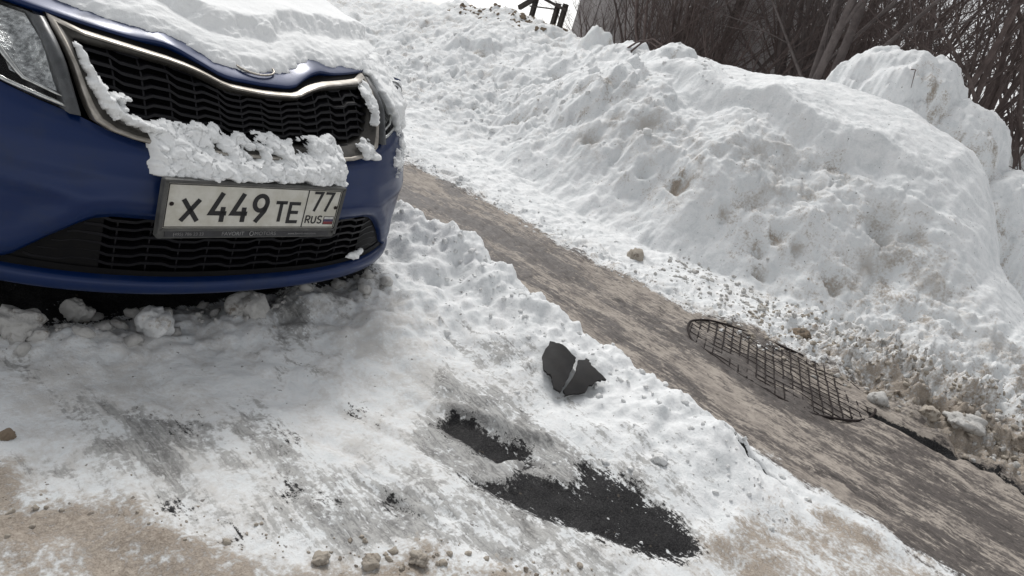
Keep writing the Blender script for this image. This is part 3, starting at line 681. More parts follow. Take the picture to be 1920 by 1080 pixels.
for nm, zz0, mt in (('flag_stripe', -.034, 'flagw'), ('flag_stripe', -.0425, 'flagb'), ('flag_stripe', -.051, 'flagr')): rect(nm, .2245, .2585, zz0, zz0 + .008, .0012, M[mt], .0015, .0006)
stroke('flag_outline', [[(.2238, -.0517), (.2592, -.0517), (.2592, -.0253), (.2238, -.0253), (.2238, -.0517)]], .0014, 0, 0, 1, 1)
for x in (-.252, .256):
    V = [pl(x + .006 * math.cos(a), .006 + .006 * math.sin(a), .0004) for a in np.linspace(0, 2 * np.pi, 12, endpoint=False)]
    V += [pl(x + .004 * math.cos(a), .006 + .004 * math.sin(a), -.003) for a in np.linspace(0, 2 * np.pi, 12, endpoint=False)]
    adopt2(mesh('plate_screw', V, [tuple(range(12, 24))] + [(i, (i + 1) % 12, 12 + (i + 1) % 12, 12 + i) for i in range(12)], M['iron'], None, False))
def print_text(txt, x, z, size, align='LEFT'):
    cu = bpy.data.curves.new('frame_lettering', 'FONT'); cu.body = txt; cu.size = size; cu.align_x = align
    tmp = bpy.data.objects.new('frame_lettering', cu); COL.objects.link(tmp)
    dg = bpy.context.evaluated_depsgraph_get(); dg.update()
    me = bpy.data.meshes.new_from_object(tmp.evaluated_get(dg)); bpy.data.objects.remove(tmp)
    for v in me.vertices: v.co = pl(x + v.co.x, z + v.co.y, .0028)
    me.materials.clear(); me.materials.append(M['fade'])
    o = bpy.data.objects.new('frame_lettering', me); COL.objects.link(o); adopt2(o)
print_text('(495) 786 23 23', -.235, -PH - .0225, .013)
print_text('FAVORIT', -.100, -PH - .0235, .017)
print_text('MOTORS', .000, -PH - .0235, .017)
print_text('www.favorit-motors.ru', .110, -PH - .0215, .0105)
stroke('frame_emblem', [arc(-.010, -PH - .017, .006, .007, 60, 420, 10)], .0018, 0, 0, 1, 1, M['fade'])

# --- headlights
def headlight(s):
    h = empty('headlight', (CX + s * .62, 2.10, .78)); h.parent = car; h.matrix_parent_inverse = Matrix.Translation(car.location).inverted()
    def ad(o): o.parent = h; o.matrix_parent_inverse = Matrix.Translation(h.location).inverted(); return o
    uu = np.linspace(0, 1, 34)
    def line(v):                      # v 0 bottom .. 1 top, along uu from the inner edge outwards
        ui = .478 + .030 * v ; U = ui + (.835 - .05 * (1 - v) - ui) * uu
        zb = z_bt(U) + .004; ztp = z_top(U) - .012
        return U, zb + (ztp - zb) * v
    def sheet(name, v0, v1, off0, off1, mat, u0=0, u1=33, n=12, rnd=0.0):
        rows = []
        for k in range(n):
            v = v0 + (v1 - v0) * k / (n - 1); U, Z = line(v)
            rows.append(S(s * U[u0:u1 + 1], Z[u0:u1 + 1], off0 + (off1 - off0) * k / (n - 1) + rnd * math.sin(math.pi * k / (n - 1))))
        P = np.stack(rows, 1); V, Q = grid(P, s > 0); return ad(mesh(name, V, Q, mat, None))
    sheet('lamp_housing', 0, 1, -.075, -.075, M['bezel'])
    sheet('lamp_lens', 0, 1, .006, .006, M['lens'], rnd=.012)
    # dark rim between lamp and grille
    def bar(name, pts, w, mat, off, rad=None):
        P = [tuple(S(s * a, b, o)) for (a, b), o in zip(pts, off)]
        mb = MB(); mb.tube(P, w, 8); return ad(mb.build(name, mat, None))
    U0, Z0 = line(0.0); U1, Z1 = line(1.0)
    inner = [(.478 + .030 * v, float(lerp(z_bt(np.array(.478)) + .004, z_top(np.array(.508)) - .012, v))) for v in np.linspace(0, 1, 12)]
    P = []
    for (a, b) in inner: P.append([S(s * (a - .012), b, -.02), S(s * (a - .004), b, .012), S(s * (a + .018), b, .012), S(s * (a + .024), b, -.04)])
    V, Q = grid(np.array(P), s > 0); ad(mesh('lamp_edge', V, Q, M['bezel'], None))
    # bright bowl reflector next to the grille, ribbed
    us = np.linspace(.515, .612, 22); rows = []
    for k in range(14):
        v = k / 13
        U = us + .02 * v - .022 * (1 - v); Zb = z_bt(U) + .034; Zt = z_top(U) - .022
        rows.append(S(s * U, Zb + (Zt - Zb) * v, -.028 - .03 * np.sin(np.pi * (us - .515) / .097) * np.sin(math.pi * v) + .003 * (k % 2)))
    V, Q = grid(np.stack(rows, 1), s > 0); ad(mesh('lamp_reflector', V, Q, M['reflector'], None))
    # bright trim: a long blade that drops down and turns along the foot of the reflector
    blade = [(.640, .868), (.632, .845), (.618, .805), (.600, .765), (.578, .732), (.570, .722), (.545, .714), (.515, .704), (.494, .698)]
    bar('lamp_trim', blade, [.004, .006, .007, .007, .006, .005, .004, .004, .003], M['lampchrome'], [-.01] * 9)
    foot = [(.80, .786), (.74, .762), (.66, .731), (.60, .708), (.54, .692), (.492, .680)]
    bar('lamp_trim', foot, .0055, M['lampchrome'], [-.004] * 6)
    # main lamp barrel
    mb = MB(); c = Vector(S(s * .70, .80, -.055)); 
    pts = [c + Vector((0, -.03 + .02 * i, 0)) for i in range(4)]
    mb.tube(pts, [.052, .05, .045, .03], 20); ad(mb.build('lamp_barrel', M['reflector'], None))
    mb = MB(); bm_ = []
    for i in range(5):
        a = i / 4 * math.pi / 2; bm_.append((c + Vector((0, -.034 - .018 * math.sin(a), 0)), max(.040 * math.cos(a), .001)))
    mb.tube([p for p, _ in bm_], [q for _, q in bm_], 20); ad(mb.build('lamp_bulb_glass', M['glass'], None))
headlight(-1); headlight(1)

# --- bonnet and wings
YB = 2.98
def shell(u, b):
    """u lateral at the front edge, b 0 front edge .. 1 windscreen foot"""
    u = np.asarray(u, float); b = np.asarray(b, float)
    zt = z_top(u) + .004
    y0 = np.interp(zt, PZ, PY) + Cplan(u) - .004
    a = np.abs(u) / HW
    zr = 1.005 - .03 * a ** 2 - .14 * a ** 9
    yb = YB + .0 * u
    k = np.clip(b, 0, 1)
    z = zt + (zr - zt) * (1 - (1 - k) ** 1.9)
    # crown line over the pinched nose
    z = z + .012 * np.exp(-((np.abs(u) - .24) / .06) ** 2) * np.exp(-(k / .35) ** 2)
    y = y0 + (yb - y0) * k
    y = y + 0.018 * np.exp(-k * 30) - .018
    U = u * (1 + .018 * k)
    return np.stack([CX + U, y, z], -1)
bb = np.concatenate([[0], np.linspace(0.004, .08, 9), np.linspace(.11, 1, 26)])
ub = US[2:-2]
Pb = shell(np.repeat(ub[:, None], len(bb), 1), np.repeat(bb[None], len(ub), 0))
# rolled lower edge of the bonnet
roll = Pb[:, :1].copy(); roll[..., 2] -= .014; roll[..., 1] += .004
roll2 = roll.copy(); roll2[..., 1] += .04
V, Q = grid(np.concatenate([roll2, roll, Pb], 1), True); mesh('bonnet', V, Q, M['paint'], car)
for s_ in (0, -1):                    # wing panels that close the bonnet edge to the sides
    e0 = Pb[s_].copy(); sg = -1 if s_ == 0 else 1
    e1 = e0.copy(); e1[:, 0] = CX + sg * .852; e1[:, 2] -= .03
    e2 = e1.copy(); e2[:, 0] = CX + sg * .858; e2[:, 2] = np.minimum(e1[:, 2] - .02, .79)
    V, Q = grid(np.stack([e0, e1, e2], 1), sg > 0); mesh('wing_panel', V, Q, M['paint'], car)
# black shut line under the bonnet edge
us_g = np.linspace(-.50, .50, 90)
P = np.stack([S(us_g, z_top(us_g) - .022, -.010), S(us_g, z_top(us_g) + .002, -.010)], 1)
V, Q = grid(P, True); mesh('bonnet_seal', V, Q, M['void'], car)
# round badge at the tip of the bonnet, half buried
c = shell(0.005, .045)
ba = []
for i in range(25):
    a = 2 * math.pi * i / 24; q = shell(.005 + .062 * math.cos(a), .075 + .038 * math.sin(a)); ba.append((q[0], q[1] - .003, q[2] + .006))
mb = MB(); mb.tube(ba, .0032, 6, False); mb.build('badge_ring', M['chrome'], car)

# --- sides, cabin, floor, wheels
WY = (2.66, 5.23); WR = .30
def side_bottom(y):
    zb = np.full_like(y, .20)
    for wy in WY:
        q = .36 ** 2 - (y - wy) ** 2
        zb = np.where(q > 0, np.maximum(zb, .30 + np.sqrt(np.clip(q, 0, None))), zb)
    return zb
for s in (-1, 1):
    yy = np.linspace(2.36, 6.05, 150); n = 14; tt = np.linspace(0, 1, n)
    zb = side_bottom(yy); zt = np.interp(yy, [2.36, 2.98, 4.0, 5.4, 6.05], [.84, .84, .93, .98, .96])
    zb = np.minimum(zb, zt - .02)
    Z = zb[:, None] * (1 - tt) + zt[:, None] * tt
    U = (.842 + .022 * np.sin(np.pi * np.clip((Z - .15) / .95, 0, 1))) - .22 * sst(5.6, 6.1, yy)[:, None]
    P = np.stack([CX + s * U, np.repeat(yy[:, None], n, 1), Z], -1)
    V, Q = grid(P, s < 0); mesh('body_side', V, Q, M['paint'], car)
    for wy in WY:
        wb = empty('wheel', (CX + s * .74, wy, WR + .03)); wb.parent = car; wb.matrix_parent_inverse = Matrix.Translation(car.location).inverted()
        def ring_lathe(prof, name, mat):
            A = np.linspace(0, 2 * np.pi, 37)
            P = np.array([[(CX + s * (.74 + x), wy + rr * math.cos(a), WR + .03 + rr * math.sin(a)) for x, rr in prof] for a in A])
            V, Q = grid(P, s > 0); o = mesh(name, V, Q, mat, None); o.parent = wb; o.matrix_parent_inverse = Matrix.Translation(wb.location).inverted()
        ring_lathe([(-.09, .19), (-.095, .26), (-.075, .297), (0, .30), (.075, .297), (.095, .26), (.085, .20)], 'tyre', M['rubber'])
        ring_lathe([(.085, .20), (.07, .19), (.055, .15), (.075, .06), (.08, 0.001)], 'rim', M['rim'])
    yy2 = np.linspace(2.30, 3.02, 20); P = np.stack([np.stack([CX + s * np.full(20, .60), yy2, np.full(20, .12)], -1), np.stack([CX + s * np.full(20, .60), yy2, np.full(20, .80)], -1)], 1)
    V, Q = grid(P); mesh('inner_arch', V, Q, M['void'], car)
# greenhouse
def section(y):
    zr = np.interp(y, [2.95, 3.55, 4.1, 4.8, 5.5, 5.98], [.99, 1.33, 1.455, 1.45, 1.37, .98]); return zr
ys_ = np.linspace(2.95, 5.98, 60); aa = np.linspace(-1, 1, 41)
P = []
for y in ys_:
    zr = float(section(y)); zb = float(np.interp(y, [2.95, 4.0, 5.4, 5.98], [.87, .93, .98, .95])); row = []
    for a in aa:
        x = math.copysign(abs(math.sin(a * math.pi / 2)) ** .8, a); zz_ = math.cos(a * math.pi / 2) ** .55 if abs(a) < 1 else 0.0
        hw = .845 - .23 * (zz_ * (zr - zb) / .55) * .55
        row.append((CX + x * hw, y, zb + max(zr - zb, .005) * zz_))
    P.append(row)
P = np.array(P)
iw = int(np.searchsorted(ys_, 3.62)); ir = int(np.searchsorted(ys_, 5.4))
V, Q = grid(P[:iw + 1]); mesh('windscreen', V, Q, M['glass'], car)
V, Q = grid(P[iw:ir + 1, 9:32]); mesh('roof', V, Q, M['paint'], car)
V, Q = grid(P[iw:ir + 1, :10]); mesh('side_window', V, Q, M['glass'], car)
V, Q = grid(P[iw:ir + 1, 31:]); mesh('side_window', V, Q, M['glass'], car)
V, Q = grid(P[ir:]); mesh('rear_window', V, Q, M['glass'], car)
mb = MB(); mb.box((CX, 6.0, .62), (.70, .06, .36)); mb.build('tailgate', M['paint'], car)
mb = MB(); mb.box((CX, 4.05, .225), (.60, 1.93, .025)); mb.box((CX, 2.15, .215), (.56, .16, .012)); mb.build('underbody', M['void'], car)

# ------------------------------------------------------------------ snow lying on the car
def remeshed(name, balls, vox, mat, rough=.012, size=.05, smooth=1):
    bm = bmesh.new()
    for (p, rr) in balls:
        ret = bmesh.ops.create_icosphere(bm, subdivisions=2, radius=rr, matrix=Matrix.Translation(p) @ Matrix.Rotation(random.random() * 6, 4, 'Z') @ Matrix.Diagonal((random.uniform(.8, 1.3), random.uniform(.8, 1.2), random.uniform(.7, 1.1), 1)))
    me = bpy.data.meshes.new(name); bm.to_mesh(me); bm.free()
    tmp = bpy.data.objects.new(name, me); COL.objects.link(tmp)
    md = tmp.modifiers.new('r', 'REMESH'); md.mode = 'VOXEL'; md.voxel_size = vox
    md = tmp.modifiers.new('s', 'SMOOTH'); md.iterations = smooth; md.factor = .5
    for k, (st_, sz) in enumerate(((rough, size), (rough * .55, size * .35), (rough * .35, size * .14))):
        tx = bpy.data.textures.new(name + str(k), 'CLOUDS'); tx.noise_scale = sz; tx.noise_depth = 3
        md = tmp.modifiers.new('d', 'DISPLACE'); md.texture = tx; md.strength = st_ * 2; md.mid_level = .5; md.texture_coords = 'GLOBAL'
    dg = bpy.context.evaluated_depsgraph_get(); dg.update()
    m2 = bpy.data.meshes.new_from_object(tmp.evaluated_get(dg)); bpy.data.objects.remove(tmp)
    m2.name = name
    o = bpy.data.objects.new(name, m2); COL.objects.link(o)
    m2.materials.clear(); m2.materials.append(mat)
    m2.polygons.foreach_set('use_smooth', [True] * len(m2.polygons))
    return o
# blanket on the bonnet
un = np.concatenate([np.linspace(-.838, .838, 330)]); bn_ = np.concatenate([np.linspace(0, .35, 130), np.linspace(.354, 1.0, 110)])
UU, BB = np.meshgrid(un, bn_, indexing='ij')
Ps = shell(UU, BB)
dist = (Ps[..., 1] - Ps[:, :1, 1])
xs_, ys2 = Ps[..., 0], Ps[..., 1]
edge = .062 + .018 * fbm(UU, UU * 0, 6., 3, 31) + .014 * fbm(xs_, ys2, 26., 4, 33) + -.012 * sst(.25, .0, np.abs(UU - .02)) - .055 * sst(.20, .55, UU) + .03 * sst(-.3, -.6, UU)
dd_ = dist - edge
T = .018 * np.clip(dd_ / .035, 0, 1) ** .7
T += .020 * np.clip(dd_ / .10, 0, 1) * (1 + .18 * fbm(xs_ * 4.5, ys2 * 11., 1., 3, 35)) * sst(.40, .16, dd_ * .8 + .1)
stepd = .135 + .05 * fbm(xs_, ys2 * .4, 3.0, 3, 37) + .04 * sst(0, -.5, UU)
T += .052 * sst(0, .075, dd_ - stepd) + .030 * sst(.1, .6, dd_)
T += .006 * fbm(xs_, ys2, 3., 2, 39) * sst(.1, .2, dd_) + .0025 * fbm(xs_, ys2, 26., 3, 40) * sst(0.0, .05, dd_) * sst(.3, .12, dd_)
T *= np.clip((HW - .006 - np.abs(UU)) / .035, 0, 1) ** .4
T = np.where(dd_ > 0, T, -.012)
nx = np.gradient(Ps, axis=0); ny = np.gradient(Ps, axis=1); N = np.cross(nx, ny); N /= np.linalg.norm(N, axis=-1, keepdims=True) + 1e-9
N = N * np.sign(N[..., 2:3]); N = N * .6 + np.array([0, 0, .4])
Psn = Ps + N * T[..., None]
V, Q = grid(Psn, True)
keep = np.ones(len(Q), bool); Tm = T.ravel(); keep = (Tm[Q] > -.011).any(1)
o = big_mesh('snow_blanket', V, Q[keep], M['fresh'])
tag(o, 'thick smooth layer of white snow covering the car bonnet', 'snow')

def on_front(us, zs, off, rads):
    return [(Vector(S(u, z, o)), q) for u, z, o, q in zip(us, zs, off, rads)]
def snow_patch(name, u0, u1, z0, z1, fn, label, step=.0026):
    us = np.arange(u0, u1, step); zs_ = np.arange(z0, z1, step)
    U, Z = np.meshgrid(us, zs_, indexing='ij')
    T = fn(U, Z)
    P = S(U, Z) - np.stack([0 * T, T, -.25 * np.maximum(T, 0)], -1)
    V, Q = grid(P, True); keep = (T.ravel()[Q] > 0).any(1)
    P2 = P.reshape(-1, 3)
    o = big_mesh(name, P2, Q[keep], M['fresh'])
    bm = bmesh.new(); bm.from_mesh(o.data); bmesh.ops.delete(bm, geom=[v for v in bm.verts if not v.link_faces], context='VERTS'); bm.to_mesh(o.data); bm.free()
    return tag(o, label, 'snow')
def crag(U, Z, k):
    w1 = U + .012 * fbm(U, Z, 30., 2, k); w2 = Z + .012 * fbm(U, Z, 30., 2, k + 3)
    c1, e1 = chunks(w1, w2, 34., k); c2, e2 = chunks(w1, w2, 95., k + 1)
    return .011 * (c1 - .35) + .003 * (c2 - .4) + .013 * fbm(U, Z, 17., 4, k + 5, .48) - .006 * sst(.10, 0, e1)
def t_ledge(U, Z):
    zt = np.interp(U, [-.36, -.33, -.25, -.16, -.12, -.09, -.03, .03, .06, .12, .22, .25, .29], [.65, .684, .688, .686, .668, .684, .690, .676, .672, .688, .692, .676, .64]) + .012 * fbm(U, Z, 24., 3, 81)
    zb = .553 + .010 * fbm(U, Z, 22., 3, 82)
    side = np.minimum((U + .335 + .014 * fbm(U, Z, 25., 2, 83)), (.258 - U + .012 * fbm(U, Z, 25., 2, 84)))
    d = np.minimum(np.minimum((zt - Z), side), (Z - zb) * 3)
    body = np.clip(d / .014, -1, 1)
    shelf = .012 + .040 * sst(.67, .57, Z)
    band = sst(.600, .625, Z) * sst(.690, .665, Z)
    hole = .055 * sst(.12, .75, fbm(U * .9, Z * 1.1, 13., 5, 87, .52)) * band
    return np.where(body > 0, shelf * np.sqrt(np.clip(body, 0, 1)) + crag(U, Z, 3) * np.clip(body * 2, 0, 1) - hole, -.01)
snow_patch('snow_ledge', -.37, .30, .540, .70, t_ledge, 'crumbled snow caught between the grille and the number plate')
# along the left inner frame of the grille
LI = [(-.450, .815), (-.442, .78), (-.430, .748), (-.412, .715), (-.392, .692), (-.365, .676), (-.33, .667), (-.30, .662)]
def t_streak(U, Z):
    d = np.full(U.shape, 9.)
    for i in range(len(LI) - 1):
        w = .006 + .013 * math.exp(-((i - 2.6) / 1.5) ** 2) + .005 * (i > 4)
        d = np.minimum(d, seg_d(U + .004, Z, LI[i], LI[i + 1]) / w)
    d = np.minimum(d, np.hypot((U + .388) / .026, (Z - .722) / .011)); d = np.minimum(d, np.hypot((U + .385) / .018, (Z - .698) / .008))
    b_ = 1 - d + .45 * fbm(U, Z, 55., 3, 86)
    return np.where(b_ > 0, -.030 + .040 * np.clip(b_, 0, 1) ** .5 + crag(U, Z, 7) * .5, -.03) * 1.0 + .0
def t_streak2(U, Z):
    t_ = t_streak(U, Z); return np.where(t_ > -.022, t_ + .022, -.01)
o = snow_patch('snow_streak', -.48, -.28, .64, .84, t_streak2, 'thin snow stuck along the grille frame beside the clear headlight')
# right end of the grille
def t_right(U, Z):
    d = seg_d(U, Z, (.462, .838), (.445, .735)) / (.012 + .006 * fbm(U, Z, 20., 2, 88))
    d = np.minimum(d, np.hypot((U - .44) / .022, (Z - .815) / .03)); d = np.minimum(d, np.hypot((U - .385) / .040, (Z - .655) / .026)); d = np.minimum(d, np.hypot((U - .42) / .03, (Z - .635) / .014))
    b_ = 1 - d + .5 * fbm(U, Z, 40., 4, 89)
    return np.where(b_ > 0, .030 * np.clip(b_, 0, 1) ** .5 + crag(U, Z, 9) * .7, -.01)
snow_patch('snow_clump', .32, .50, .60, .86, t_right, 'lumpy snow hanging on the grille end next to the buried headlight')
# over the far headlight
balls = []
for i in range(300):
    y = random.uniform(2.46, 2.85); z = random.uniform(.74 + .05 * (y - 2.2), .86)
    balls.append((Vector((CX + .822 + random.uniform(-.02, .012) - .05 * max(0, (z - .84) / .06), y, z)), random.uniform(.025, .038)))
for i in range(330):
    u = random.uniform(.60, .83); z = random.uniform(.745, .90)
    balls.append((Vector(S(u, z, random.uniform(-.022, .002))), random.uniform(.022, .032)))
tag(remeshed('wing_snow', balls, .007, M['fresh'], .008, .06, 6), 'snow plastered over the wing at the path side', 'snow')
def t_lamp(U, Z):
    lo = np.interp(U, [.50, .53, .57, .62, .70, .80], [.885, .86, .76, .69, .70, .72]) + .03 * fbm(U, Z, 16., 3, 91)
    b_ = np.minimum((Z - lo) / .02, (U - .512 - .01 * fbm(U, Z, 20., 2, 92)) / .012)
    d2 = np.minimum(np.hypot((U - .61) / .05, (Z - .600) / .035), np.hypot((U - .66) / .03, (Z - .65) / .04))
    b_ = np.maximum(b_, (1 - d2 + .9 * fbm(U, Z, 38., 4, 93)) * .8 - .15)
    return np.where(b_ > 0, .026 * np.clip(b_, 0, 1) ** .5 + crag(U, Z, 11) * .55, -.01)
snow_patch('lamp_snow', .50, .80, .54, .905, t_lamp, 'ragged snow caked over the headlight at the path side')
# patch in the lower intake
balls = [(Vector(S(random.gauss(.415, .018), random.gauss(.272, .006), random.uniform(-.012, .004))), random.uniform(.006, .012)) for i in range(26)]
tag(remeshed('snow_patch', balls, .004, M['fresh'], .005, .02), 'small patch of snow lying in the lower intake corner', 'snow')

# ------------------------------------------------------------------ black plastic scrap in the berm
SCRAP_A = [(2.02, 1.27), (2.043, 1.235), (2.046, 1.159), (2.026, 1.146), (1.933, 1.099), (1.88, 1.078), (1.879, 1.114), (1.903, 1.152), (1.901, 1.187), (1.942, 1.233)]
SCRAP_B = [(2.055, 1.148), (2.09, 1.141), (2.077, 1.104), (2.07, 1.027), (2.025, 1.041), (1.962, 1.033), (1.893, 1.059), (1.895, 1.077), (1.987, 1.108)]
def plane_fit(pts):
    A = np.array([(x, y, 1) for x, y in pts]); z = np.array([gh(x, y) for x, y in pts])
    return np.linalg.lstsq(A, z, rcond=None)[0]
pf = plane_fit(SCRAP_A + SCRAP_B)
scrap = empty('plastic_scrap', (1.95, 1.10, .1))
tag(scrap, 'torn black plastic scrap in two flaps sticking out of the snow berm', 'scrap')
for poly in (SCRAP_A, SCRAP_B):
    bm = bmesh.new()
    cx_, cy_ = np.mean(poly, 0)
    def P3(x, y, k):
        z = pf[0] * x + pf[1] * y + pf[2] + .022
        return Vector((x, y, z + k))
    fine = []
    for i in range(len(poly)):
        a, b = np.array(poly[i]), np.array(poly[(i + 1) % len(poly)])
        for q in range(4): fine.append(a + (b - a) * q / 4 + rng.normal(0, .0025, 2))
    bm = bmesh.new(); vs = [bm.verts.new((x, y, 0)) for x, y in fine]
    es = [bm.edges.new((vs[i], vs[(i + 1) % len(vs)])) for i in range(len(vs))]
    bmesh.ops.triangle_fill(bm, edges=es, use_beauty=True)
    bmesh.ops.subdivide_edges(bm, edges=bm.edges[:], cuts=2, use_grid_fill=True)
    sgn = 1 if poly is SCRAP_A else -1
    for v in bm.verts:
        q = (v.co.x - cx_) * .55 - sgn * (v.co.y - cy_) * .83          # curl across the flap
        v.co = P3(v.co.x, v.co.y, .014 - 1.2 * q * q + .0015 * math.sin(v.co.x * 90))
    bmesh.ops.recalc_face_normals(bm, faces=bm.faces[:])
    if sum(f_.normal.z for f_ in bm.faces) < 0: bmesh.ops.reverse_faces(bm, faces=bm.faces[:])
    ret = bmesh.ops.solidify(bm, geom=bm.faces[:], thickness=.009)
    me = bpy.data.meshes.new('flap'); bm.to_mesh(me); bm.free(); me.materials.append(M['scrap'])
    o = bpy.data.objects.new('flap', me); COL.objects.link(o); adopt(o, scrap)
    me.polygons.foreach_set('use_smooth', [True] * len(me.polygons))
    md = o.modifiers.new('edge', 'EDGE_SPLIT'); md.split_angle = math.radians(40)

# ------------------------------------------------------------------ oval mesh cover frozen into the path
GR = [(3.286, 1.297), (3.404, 1.328), (3.51, 1.283), (3.627, 1.108), (3.666, 0.904), (3.70, 0.715), (3.63, 0.53), (3.53, 0.40), (3.36, .37), (3.198, 0.43), (3.10, 0.52), (3.053, 0.643), (3.066, 0.859), (3.107, 1.049), (3.16, 1.20)]
GRp = np.array(GR)
grate = empty('mesh_cover', (3.37, .80, gh(3.37, .8)))
tag(grate, 'oval rusty wire mesh cover frozen into the dirty footpath', 'grate')
gpl = plane_fit([(3.2, .5), (3.2, 1.1), (3.5, .5), (3.5, 1.1), (3.35, .8)])
def g3(x, y, k): return (x, y, gpl[0] * x + gpl[1] * y + gpl[2] + k)
rim_pts = []
for i in range(len(GR)):
    a, b, c2, e2 = (GRp[(i + q - 1) % len(GR)] for q in range(4))
    for q in range(5):
        t_ = q / 5; rim_pts.append(.5 * ((2 * b) + (-a + c2) * t_ + (2 * a - 5 * b + 4 * c2 - e2) * t_ * t_ + (-a + 3 * b - 3 * c2 + e2) * t_ ** 3))
mb = MB(); rp = [g3(x, y, .002 + .003 * math.sin(i * .7)) for i, (x, y) in enumerate(rim_pts)]; mb.tube(rp + rp[:1], .006, 6, False); mb.build('rim', M['iron'], grate)
def clip_bar(p, dr):
    t_ = np.linspace(-.9, .9, 361); xs = p[0] + t_ * dr[0]; ys = p[1] + t_ * dr[1]
    ins = poly_sd(xs, ys, GR) > .004
    if ins.sum() < 8: return None
    k = np.where(ins)[0]; return (xs[k[0]], ys[k[0]]), (xs[k[-1]], ys[k[-1]])
def bars(dr, nrm, spacing, rad, lift):
    dr = np.array(dr) / np.linalg.norm(dr); nrm = np.array(nrm) / np.linalg.norm(nrm)
    for k in range(-14, 15):
        r2 = clip_bar(np.array([3.37, .80]) + nrm * spacing * k, dr)
        if r2 is None: continue
        a, b = map(np.array, r2); n = 12
        mb = MB(); mb.tube([g3(*(a + (b - a) * q / n), lift + .0035 * math.sin(q * 1.3 + k) - (.006 if random.random() < .12 else 0)) for q in range(n + 1)], rad, 5); mb.build('mesh_bar', M['iron'], grate)
bars((-.48, -.21), (-.21, .48), .043, .0034, .0025)
bars((.05, 1.0), (1.0, -.05), .050, .0022, .003)

# ------------------------------------------------------------------ lumps of snow, ice and earth
def ico(sub):
    bm = bmesh.new(); bmesh.ops.create_icosphere(bm, subdivisions=sub, radius=1.0)
    V = np.array([v.co[:] for v in bm.verts]); F = np.array([[v.index for v in q.verts] for q in bm.faces]); bm.free(); return V, F
IV1, IF1 = ico(2); IV3, IF3 = ico(4)
def n3(V, f, seed): return fbm(V[:, 0] * f + seed * 3.1, V[:, 1] * f + V[:, 2] * f * .77 + seed * 1.7, 1.0, 3, seed % 50)
PROT = []
for k in range(10):
    q = IV1 * (1 + .55 * n3(IV1, .9, k + 1) + .38 * n3(IV1, 2.6, k + 21))[:, None]
    PROT.append(q * rng.uniform(.6, 1.3, 3))
def rubble(name, mat, region, count, r0, r1, label, cat, sink=.35, power=2.2):
    Vs, Fs = [], []; nn = 0
    X = []; 
    while len(X) < count:
        p = region()
        if p is not None: X.append(p)
    X = np.array(X); Hh = ground(X[:, :1], X[:, 1:2])[0][:, 0]
    for (x, y), h in zip(X, Hh):
        rr = r0 + (r1 - r0) * random.random() ** power
        q = PROT[random.randrange(10)]; a = random.random() * 6.283; ca, sa = math.cos(a), math.sin(a)
        tl = random.uniform(-.5, .5); ct, st_ = math.cos(tl), math.sin(tl)
        xx = q[:, 0] * ca - q[:, 1] * sa; yy = q[:, 0] * sa + q[:, 1] * ca; z2 = q[:, 2] * random.uniform(.55, .95)
        x2 = xx * ct - z2 * st_; z2 = xx * st_ + z2 * ct
        Vs.append(np.stack([x + x2 * rr, y + yy * rr, h + rr * (.5 - sink) + z2 * rr], -1)); Fs.append(IF1 + nn); nn += len(IV1)
    o = big_mesh(name, np.concatenate(Vs), np.concatenate(Fs), mat)
    tag(o, label, cat, kind='stuff')
U_ = random.uniform; G_ = random.gauss
def reg_box(x0, x1, y0, y1, f=None):
    def r_():
        x, y = U_(x0, x1), U_(y0, y1)
        return (x, y) if f is None or random.random() < f(x, y) else None
    return r_
rubble('sandy_rubble', M['tan'], reg_box(3.52, 4.55, -.7, 1.25, lambda x, y: math.exp(-((x - 3.95) / .33) ** 2) * (1.15 - .5 * y)), 2200, .003, .017, 'sandy crumbs of ploughed snow at the foot of the bank', 'rubble', power=3, sink=.5)
rubble('snow_rubble', M['grey'], reg_box(3.5, 4.6, -.6, 1.9, lambda x, y: math.exp(-((x - 4.0) / .35) ** 2)), 1300, .003, .019, 'greyish crumbs of ploughed snow at the foot of the bank', 'rubble', power=3, sink=.5)
rubble('snow_crumbs', M['lump'], reg_box(3.46, 4.3, .9, 6.5, lambda x, y: math.exp(-((x - 3.55) / .16) ** 2) + .10), 1000, .003, .015, 'small white crumbs of snow beside the footpath', 'rubble', power=3, sink=.5)
rubble('berm_crumbs', M['lump'], reg_box(1.5, 2.42, .3, 2.7, lambda x, y: math.exp(-((x - 2.15) / .2) ** 2) + .06), 380, .003, .014, 'small white crumbs of snow on the berm', 'rubble', power=3)
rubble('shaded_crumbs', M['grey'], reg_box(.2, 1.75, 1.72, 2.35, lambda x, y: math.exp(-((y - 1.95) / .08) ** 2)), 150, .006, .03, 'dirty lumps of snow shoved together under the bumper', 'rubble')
rubble('bank_crumbs', M['lump'], reg_box(4.35, 6.3, 2.6, 8.0, lambda x, y: math.exp(-((x - 5.2) / .6) ** 2)), 500, .008, .04, 'broken lumps of white snow on the bank up the path', 'rubble', power=3.5, sink=.85)
rubble('crest_earth', M['brown'], reg_box(6.9, 7.8, 6.0, 8.2, lambda x, y: math.exp(-((x - 7.4) / .25) ** 2)), 130, .012, .045, 'earthy crumbs on the crest of the bank', 'rubble', sink=.6)
rubble('slush_crumbs', M['tan'], reg_box(.25, 1.35, .45, 1.45, lambda x, y: math.exp(-((y - (1.62 - .88 * x + .02)) / .07) ** 2)), 140, .002, .009, 'sandy crumbs along the edge of the brown slush', 'rubble', power=3)
